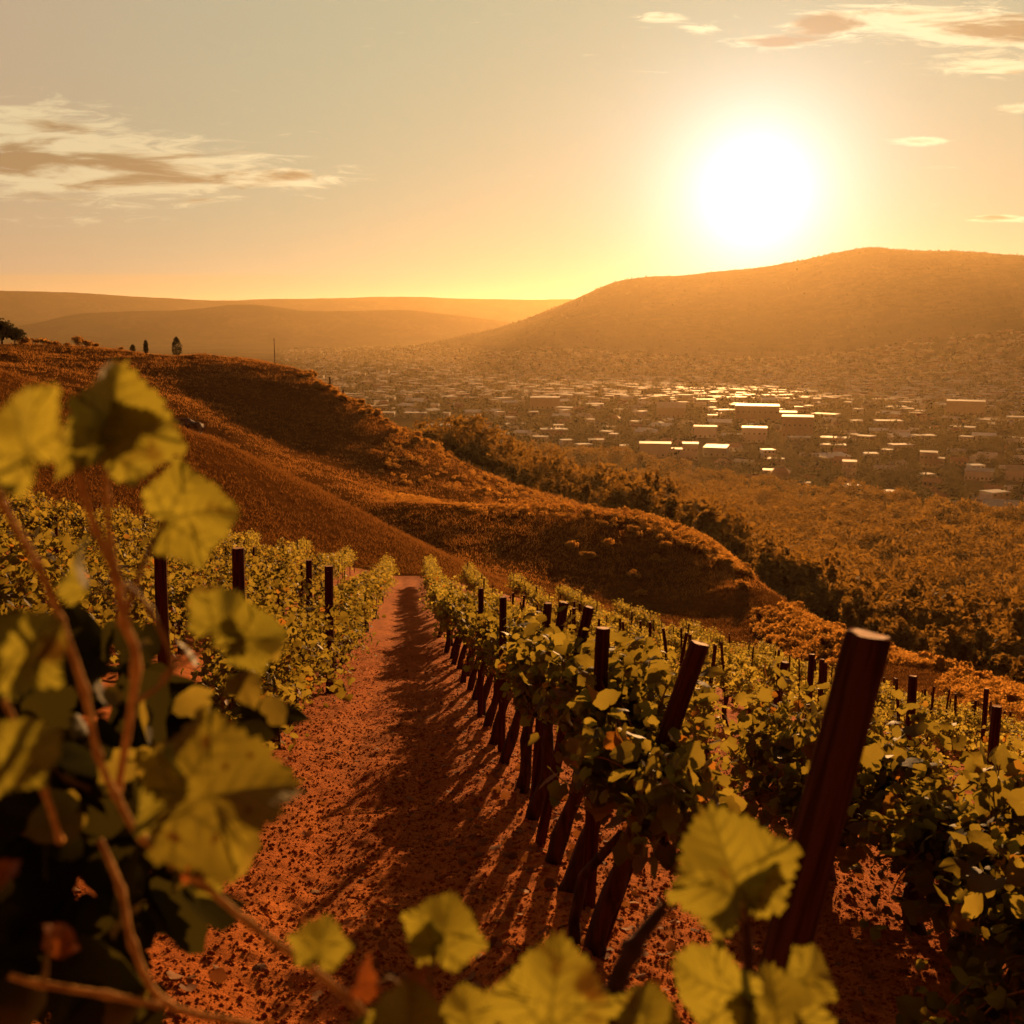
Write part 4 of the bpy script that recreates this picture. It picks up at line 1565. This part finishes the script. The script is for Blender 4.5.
def far_house(x, y, z, mi):
    w, dd, h = random.uniform(9, 24), random.uniform(8, 14), random.uniform(3, 6.5)
    a = -math.atan2(x, y) + random.gauss(0, .5)
    mb.box((x, y, z + h / 2 - 1), (w, dd, h + 2), a, mi)
    mb.box((x, y, z + h + .17), (w + .8, dd + .8, .3), a, random.choice([3, 3, 4, 5, 5, 6, 6]))


farset = [(q[0], q[1]) for q in hs[N_HOUSE:]]
while len(farset) < 3000:
    px = random.uniform(285, 1060)
    hi = float(np.interp(px, [285, 380, 440, 520, 640, 760, 900, 1060], [5400, 5100, 4100, 3450, 3150, 3100, 3300, 3450]))
    d = random.uniform(1500 if px > 400 else 1300, hi)
    farset.append(at(px, None, d))
fa = np.array(farset)
fz = terr(fa[:, 0], fa[:, 1])
for (x, y), z in zip(farset, fz):
    far_house(x, y, float(z), random.choice([0, 1, 1, 2, 2]))
o = obj('distant_houses', mb.mesh('distant_houses', [M['wall_white'], M['wall_cream'], M['wall_brick'], M['roof_tin'], M['roof_flat'], M['roof_tile'], M['roof_dark']]))
o['kind'] = 'stuff'
o['label'] = 'mass of tiny distant houses spreading to the foot of the hill'
o['category'] = 'houses'


# tree cover of the valley and of the hill (uncountable)
def tree_mass(name, xs, ys, sizes, mat, label, per=26, lift=0.0):
    rng = np.random.default_rng(5)
    n = len(xs)
    zs = terr(xs, ys)
    N = n * per
    lift = rng.uniform(0, lift, n) if lift else np.zeros(n)
    c = rng.normal(size=(N, 3))
    c /= np.linalg.norm(c, axis=1, keepdims=True)
    c *= rng.uniform(.6, 1.05, (N, 1))
    s = np.repeat(sizes, per)
    c = c * np.stack([s, s, s * .8], 1)
    c += np.stack([np.repeat(xs, per), np.repeat(ys, per), np.repeat(zs, per) + s * .55 + np.repeat(lift, per)], 1)
    q = [c + rng.normal(size=(N, 3)) * (s * (.38 if per < 50 else .24 if per < 100 else .095))[:, None] for _ in range(3)]
    V = np.stack(q, 1).reshape(-1, 3)
    o = obj(name, np_mesh(name, V, np.arange(N * 3).reshape(-1, 3), mat))
    o['kind'] = 'stuff'
    o['label'] = label
    o['category'] = 'trees'


tree_mass('woodland', np.array([q[0] for q in WOOD]), np.array([q[1] for q in WOOD]), 3.2 + 3.6 * RNG.random(len(WOOD)) ** 1.5, M['tree_leaf'],
          'unbroken tree canopy running down to the edge of town', 320, 6.0)
xs, ys, ss = [], [], []
for i in range(9500):
    px = random.uniform(280, 1080)
    lo = 1200 if px < 430 else float(np.interp(px, [430, 620, 720, 800, 1000], WOOD_END)) if px < 450 else 600
    hi = 5400 if px < 400 else 3400
    d = math.exp(random.uniform(math.log(lo), math.log(hi)))
    x, y = at(px, None, d)
    if any((x - q[0])**2 + (y - q[1])**2 < (q[2] * .8) ** 2 or (abs(math.atan2(x, y) - math.atan2(q[0], q[1])) < q[2] / math.hypot(q[0], q[1]) and -75 < d - math.hypot(q[0], q[1]) < 80) for q in taken):
        continue
    xs.append(x); ys.append(y); ss.append(random.uniform(2.2, 4.6) * (1 + .00012 * d))
tree_mass('valley_trees', np.array(xs), np.array(ys), np.array(ss), M['dark_leaf'], 'dark tree cover between the houses of the town', 60, 1.0)
xs, ys, ss = [], [], []
for i in range(3000):
    px = random.uniform(380, 1100)
    d = random.uniform(3450, 4650)
    x, y = at(px, None, d)
    xs.append(x); ys.append(y); ss.append(random.uniform(1.8, 4.0))
tree_mass('hill_scrub', np.array(xs), np.array(ys), np.array(ss), M['dark_leaf'], 'scrub trees covering the big hill below the sun')
# larger single dark trees among the houses
for i, (px, py, s) in enumerate(((785, 395, 1.1), (890, 492, 1.5), (905, 487, 1.3), (1015, 455, 1.6), (1000, 440, 1.2), (815, 445, 1.2), (640, 430, 1.0), (935, 430, 1.2),
                                 (560, 425, 1.2), (600, 440, 1.1), (862, 440, 1.0), (730, 470, 1.0), (1020, 500, 1.3), (950, 505, 1.2), (450, 352, 1.6), (345, 350, 1.4))):
    x, y, d = gp(px, py)
    place_tree(DARK[i % 3], x, y, 'dark round tree standing out among the town houses', 'large dark trees in town', s)


# brush on the crests and the terrace (uncountable)
xs, ys, ss = [], [], []
for i in range(6500):
    px = random.uniform(380, 1090) if i % 2 else random.uniform(690, 1090)
    c0 = float(np.interp(px, [380, 470, 550, 620, 700, 760, 820, 900, 1024, 1090], [150, 126, 124, 122, 115, 102, 87, 77, 67, 62]))
    if px < 640 and random.random() < .62:
        d = random.uniform(c0 + 2, 235)
    else:
        d = c0 * random.triangular(.76 if px > 760 else .97, 1.45, 1.0)
    x, y = at(px, None, d)
    if vnoise(np.array([x / 9]), np.array([y / 9]), 51)[0] < -.25:
        continue
    xs.append(x); ys.append(y); ss.append(random.uniform(.18, .46) * (d / 120) ** .5)
tree_mass('brush', np.array(xs), np.array(ys), np.array(ss), M['brush'], 'low dry brush covering the crests beyond the vineyard', 60)

# ------------------------------------------------------------------ close vines
CAM_R = np.array([1.0, 0, 0])
CAM_U = np.array([0, math.sin(PITCH), math.cos(PITCH)])
CAM_B = np.array([0, -math.cos(PITCH), math.sin(PITCH)])   # from the scene towards the viewer


def fg_leaf(root, base, size, ang, tilt=25, roll=0, fold=0.0, mat='leaf_fg', stem_to=None, seed=0, petw=0.0016):
    """a single broad leaf: petiole joint at base, tip pointing at ang degrees, leaning out of the view plane"""
    V, F = LT[0]
    rr = np.random.default_rng(seed)
    v = V.copy()
    v[:, 2] += fold * np.abs(v[:, 0]) + 0.09 * np.sin(v[:, 0] * 5 + seed) * np.cos(v[:, 1] * 4) + 0.10 * np.abs(v[:, 0]) - 0.14 * np.maximum(v[:, 1] - .4, 0) - 0.12 * np.maximum(np.abs(v[:, 0]) - .35, 0)
    v[:, 0] *= rr.uniform(.92, 1.1)
    v[:, 0] += 0.06 * np.sin(v[:, 1] * 3 + seed) * v[:, 1]
    size *= 0.84
    a = math.radians(ang)
    tip = CAM_R * math.cos(a) + CAM_U * math.sin(a)
    side = CAM_R * math.sin(a) - CAM_U * math.cos(a)
    nrm = CAM_B
    tl = math.radians(tilt)
    tip2 = tip * math.cos(tl) - nrm * math.sin(tl)
    n2 = nrm * math.cos(tl) + tip * math.sin(tl)
    rl = math.radians(roll)
    side2 = side * math.cos(rl) + n2 * math.sin(rl)
    n3 = n2 * math.cos(rl) - side * math.sin(rl)
    Wd = v[:, :1] * side2 + v[:, 1:2] * tip2 + v[:, 2:3] * n3
    o0 = np.array(root.location)
    me = np_mesh('leaf', Wd * size + (base - o0), F, M[mat], True, V[:, :2])
    lf = obj('leaf', me, root)
    if stem_to is not None:
        b = MB()
        s0 = base - o0
        s1 = stem_to - o0
        mid = (s0 + s1) / 2 + np.array([0, 0, 0.008])
        b.tube([s0 + CAM_B * .0, mid, s1], [petw, petw * 1.15, petw * 1.5], 6)
        obj('petiole', b.mesh('petiole', M['shoot'], True), lf)
    return lf


def fg_cane(root, pts, radii, mat='cane'):
    """smooth cane through pixel/depth points"""
    o0 = np.array(root.location)
    q = [Vector(P(*p) - o0) for p in pts]
    out, rad = [], []
    n = len(q)
    for i in range(n - 1):
        p0, p1, p2, p3 = q[max(i - 1, 0)], q[i], q[i + 1], q[min(i + 2, n - 1)]
        for s in range(6):
            t_ = s / 6
            out.append(0.5 * ((2 * p1) + (p2 - p0) * t_ + (2 * p0 - 5 * p1 + 4 * p2 - p3) * t_**2 + (3 * p1 - p0 - 3 * p2 + p3) * t_**3))
            k = radii[i] * (1 - t_) + radii[i + 1] * t_
            rad.append(0.7 * k * (1.45 if s == 0 and 0 < i else 1.0))
    out.append(q[-1]); rad.append(radii[-1])
    b = MB()
    b.tube(out, rad, 10)
    return obj('cane', b.mesh('cane', M[mat], True), root)


def fg_foliage(root, centres, n, rad, size, seed, mat='leaf_shade_paint'):
    rng = np.random.default_rng(seed)
    o0 = np.array(root.location)
    pos = []
    for c in centres:
        p = np.clip(rng.normal(size=(n, 3)), -1.5, 1.5) * np.array(rad) + P(*c) - o0
        pos.append(p)
    pos = np.concatenate(pos)
    tips = np.tile(np.array([[0, -.2, -.5]]), (len(pos), 1))
    R = frames(len(pos), 0.2, rng, tips)
    V, F = scatter(pos, R, size * (.6 + .6 * rng.random(len(pos))), 1)
    return obj('foliage', np_mesh('foliage', V, F, M[mat], True), root)


fx, fy = -0.62, 1.20
vl = thing('grapevine', 'close out of focus grapevine with long brown canes filling the left edge', 'grapevine', (fx, fy, tz(fx, fy)), 0, VG)
vl_o = np.array(vl.location)
b = MB()
b.tube([(0, 0, -.2), (.02, .02, .2), (-.02, .05, .45), (.03, .02, .68)], [.05, .045, .042, .05], 10)
obj('trunk', b.mesh('trunk', M['bark'], True), vl)
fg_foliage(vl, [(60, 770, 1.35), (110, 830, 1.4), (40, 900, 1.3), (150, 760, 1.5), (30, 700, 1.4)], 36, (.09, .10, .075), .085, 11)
fg_foliage(vl, [(150, 690, 1.25), (60, 740, 1.2), (120, 800, 1.2), (80, 920, 1.2)], 9, (.09, .08, .06), .05, 13, mat='leaf')
fg_cane(vl, [(-30, 440, .84), (0, 500, .86), (38, 566, .88), (60, 620, .90), (84, 690, .92), (98, 755, .94), (116, 795, .95), (142, 838, .95), (199, 881, .95), (249, 923, .95), (302, 961, .95), (352, 1002, .95), (420, 1070, .95)],
        [.0045, .0045, .0046, .0046, .0046, .0046, .0046, .0046, .0046, .0046, .0045, .0044, .004])
fg_cane(vl, [(76, 452, .90), (82, 486, .90), (96, 530, .91), (116, 578, .92), (124, 622, .94), (136, 668, .97), (118, 790, 1.02)], [.0040, .0044, .0048, .0052, .006, .0056, .005], 'cane')
fg_cane(vl, [(106, 452, .93), (107, 500, .93), (110, 540, .94), (122, 590, .94)], [.003, .0034, .0036, .004], 'cane')
fg_cane(vl, [(100, 840, 1.0), (121, 890, .98), (133, 945, .96), (166, 1003, .95), (249, 1026, .95), (330, 1060, .95)], [.004, .0044, .0044, .0044, .0042, .004])
fg_cane(vl, [(10, 976, .92), (40, 984, .92), (107, 995, .93), (160, 1006, .94)], [.004, .0042, .0042, .004])
fg_cane(vl, [(4, 700, .85), (22, 738, .86), (44, 790, .88), (60, 840, .95)], [.0034, .0036, .0036, .004])
fg_cane(vl, [(120, 580, .93), (150, 610, .97), (172, 668, 1.0), (140, 700, 1.02)], [.003, .0034, .0034, .0034], 'shoot')
A = lambda px, py, d: P(px, py, d)
fg_leaf(vl, A(34, 458, .72), .068, 128, 20, 15, .1, stem_to=A(2, 500, .85), seed=1)
fg_leaf(vl, A(104, 452, .92), .092, 74, 10, -52, .35, stem_to=A(106, 470, .93), seed=2)
fg_leaf(vl, A(110, 446, .90), .066, 30, 20, 40, .2, stem_to=A(106, 470, .93), seed=3)
fg_leaf(vl, A(84, 448, .90), .045, 165, 30, 0, .2, stem_to=A(80, 470, .90), seed=31)
fg_leaf(vl, A(166, 520, 1.0), .074, 12, 15, 10, .05, stem_to=A(122, 622, .95), seed=4, petw=.0024)
fg_leaf(vl, A(84, 584, .92), .052, 105, 30, 50, .3, stem_to=A(110, 600, .93), seed=5)
fg_leaf(vl, A(2, 668, .82), .062, 50, 20, 0, .1, stem_to=A(-20, 700, .86), seed=6)
fg_leaf(vl, A(214, 632, 1.05), .058, 60, 30, -15, .1, stem_to=A(160, 680, 1.02), seed=7)
fg_leaf(vl, A(236, 642, 1.04), .058, 8, 22, 25, .1, stem_to=A(160, 680, 1.02), seed=8)
fg_leaf(vl, A(176, 806, .86), .112, 10, 16, 42, .08, 'leaf_spot', stem_to=A(140, 836, .95), seed=9)
fg_leaf(vl, A(172, 800, .87), .06, 150, 35, 10, .1, stem_to=A(140, 836, .95), seed=10)
fg_leaf(vl, A(-6, 770, .8), .06, 40, 30, 20, .1, stem_to=A(30, 760, .87), seed=12)
fg_leaf(vl, A(190, 862, .95), .026, -40, 20, 0, .1, 'leaf_young', stem_to=A(182, 870, .95), seed=13)
fg_leaf(vl, A(200, 880, .95), .030, 20, 30, 0, .1, stem_to=A(192, 878, .95), seed=14)
fg_leaf(vl, A(318, 958, .93), .042, 80, 30, 10, .1, stem_to=A(306, 964, .95), seed=15)
fg_leaf(vl, A(-2, 884, .8), .026, 60, 45, 30, .5, 'leaf_young', stem_to=A(-20, 900, .88), seed=16)
fg_leaf(vl, A(52, 948, .9), .026, 70, 50, -30, .5, 'leaf_young', stem_to=A(44, 984, .92), seed=17)

fx, fy = 0.12, 1.05
vb = thing('grapevine', 'close grapevine shoot whose green and rusty leaves rise over the bottom edge', 'grapevine', (fx, fy, tz(fx, fy)), 0, VG)
b = MB()
b.tube([(0, 0, -.2), (.02, .03, .3), (-.02, .02, .6), (.0, .0, .9)], [.045, .04, .038, .036], 10)
obj('trunk', b.mesh('trunk', M['bark'], True), vb)
fg_cane(vb, [(520, 1320, 1.05), (470, 1120, 1.0), (430, 1020, .98), (400, 985, .98)], [.007, .005, .004, .003], 'cane')
fg_cane(vb, [(520, 1320, 1.05), (535, 1150, .98), (548, 1050, .95)], [.007, .005, .003], 'shoot')
fg_cane(vb, [(600, 1080, 1.04), (612, 1000, 1.08), (632, 950, 1.1), (664, 908, 1.12)], [.014, .016, .014, .008], 'bark')
fg_leaf(vb, A(438, 950, 1.0), .060, 70, 28, 0, .08, stem_to=A(425, 1010, .98), seed=21)
fg_leaf(vb, A(436, 946, 1.0), .034, 165, 30, 0, .1, stem_to=A(425, 1010, .98), seed=22)
fg_leaf(vb, A(378, 984, .95), .036, 130, 45, 30, .5, 'leaf_young', stem_to=A(402, 988, .98), seed=23)
fg_leaf(vb, A(404, 980, .95), .034, 20, 45, -30, .5, 'leaf_young', stem_to=A(402, 988, .98), seed=24)
fg_leaf(vb, A(548, 1034, .92), .090, 84, 18, 8, .05, stem_to=A(546, 1060, .95), seed=25)
fg_leaf(vb, A(400, 1062, .9), .072, 80, 25, 0, .1, stem_to=A(440, 1040, .98), seed=26)
fg_leaf(vb, A(470, 1030, .95), .045, 100, 30, 0, .1, stem_to=A(450, 1060, .98), seed=27)

fx, fy = 0.36, 1.32
vr = thing('grapevine', 'close grapevine with one big yellow green leaf before the thick leaning post', 'grapevine', (fx, fy, tz(fx, fy)), 0, VG)
b = MB()
b.tube([(0, 0, -.2), (-.02, .03, .3), (.01, .02, .55), (.0, .0, .75)], [.045, .04, .038, .036], 10)
obj('trunk', b.mesh('trunk', M['bark'], True), vr)
fg_cane(vr, [(735, 1330, 1.3), (748, 1120, 1.2), (750, 1020, 1.15), (748, 950, 1.12), (744, 906, 1.1)], [.014, .012, .011, .008, .004], 'bark')
fg_cane(vr, [(748, 1100, 1.2), (790, 1020, 1.25), (806, 970, 1.3)], [.012, .012, .008], 'bark')
fg_leaf(vr, A(742, 902, 1.08), .108, 106, 10, -22, .05, stem_to=A(746, 940, 1.12), seed=41)
fg_leaf(vr, A(750, 896, 1.1), .062, 66, 25, 50, .2, 'leaf_spot', stem_to=A(746, 930, 1.12), seed=42)
fg_leaf(vr, A(742, 1000, 1.05), .088, 168, 30, 15, .1, stem_to=A(752, 1010, 1.15), seed=43)
fg_leaf(vr, A(800, 985, 1.15), .06, 40, 35, 0, .2, stem_to=A(800, 990, 1.28), seed=44)
fg_leaf(vr, A(775, 1040, 1.05), .08, 80, 30, 0, .2, stem_to=A(752, 1040, 1.15), seed=45)
fg_leaf(vr, A(640, 1040, 1.0), .06, 60, 30, 0, .2, stem_to=A(740, 1060, 1.15), seed=46)

# ------------------------------------------------------------------ haze in the valley air
b = MB()
b.box((0, 7050, (FLOOR - 42 + 345) / 2), (34000, 14500, 345 - (FLOOR - 42)))
m, t, out = new_mat('haze_air')
pv = t.node('ShaderNodeVolumePrincipled')
pv.inputs['Color'].default_value = rgb(0.90, 0.68, 0.38)
pv.inputs['Density'].default_value = 2.7e-5
pv.inputs['Anisotropy'].default_value = 0.65
t.l.new(pv.outputs[0], out.inputs['Volume'])
m.cycles.homogeneous_volume = True
h = obj('haze', b.mesh('haze', m))
h['kind'] = 'stuff'
h['label'] = 'warm hazy evening air filling the valley'
h['category'] = 'haze'
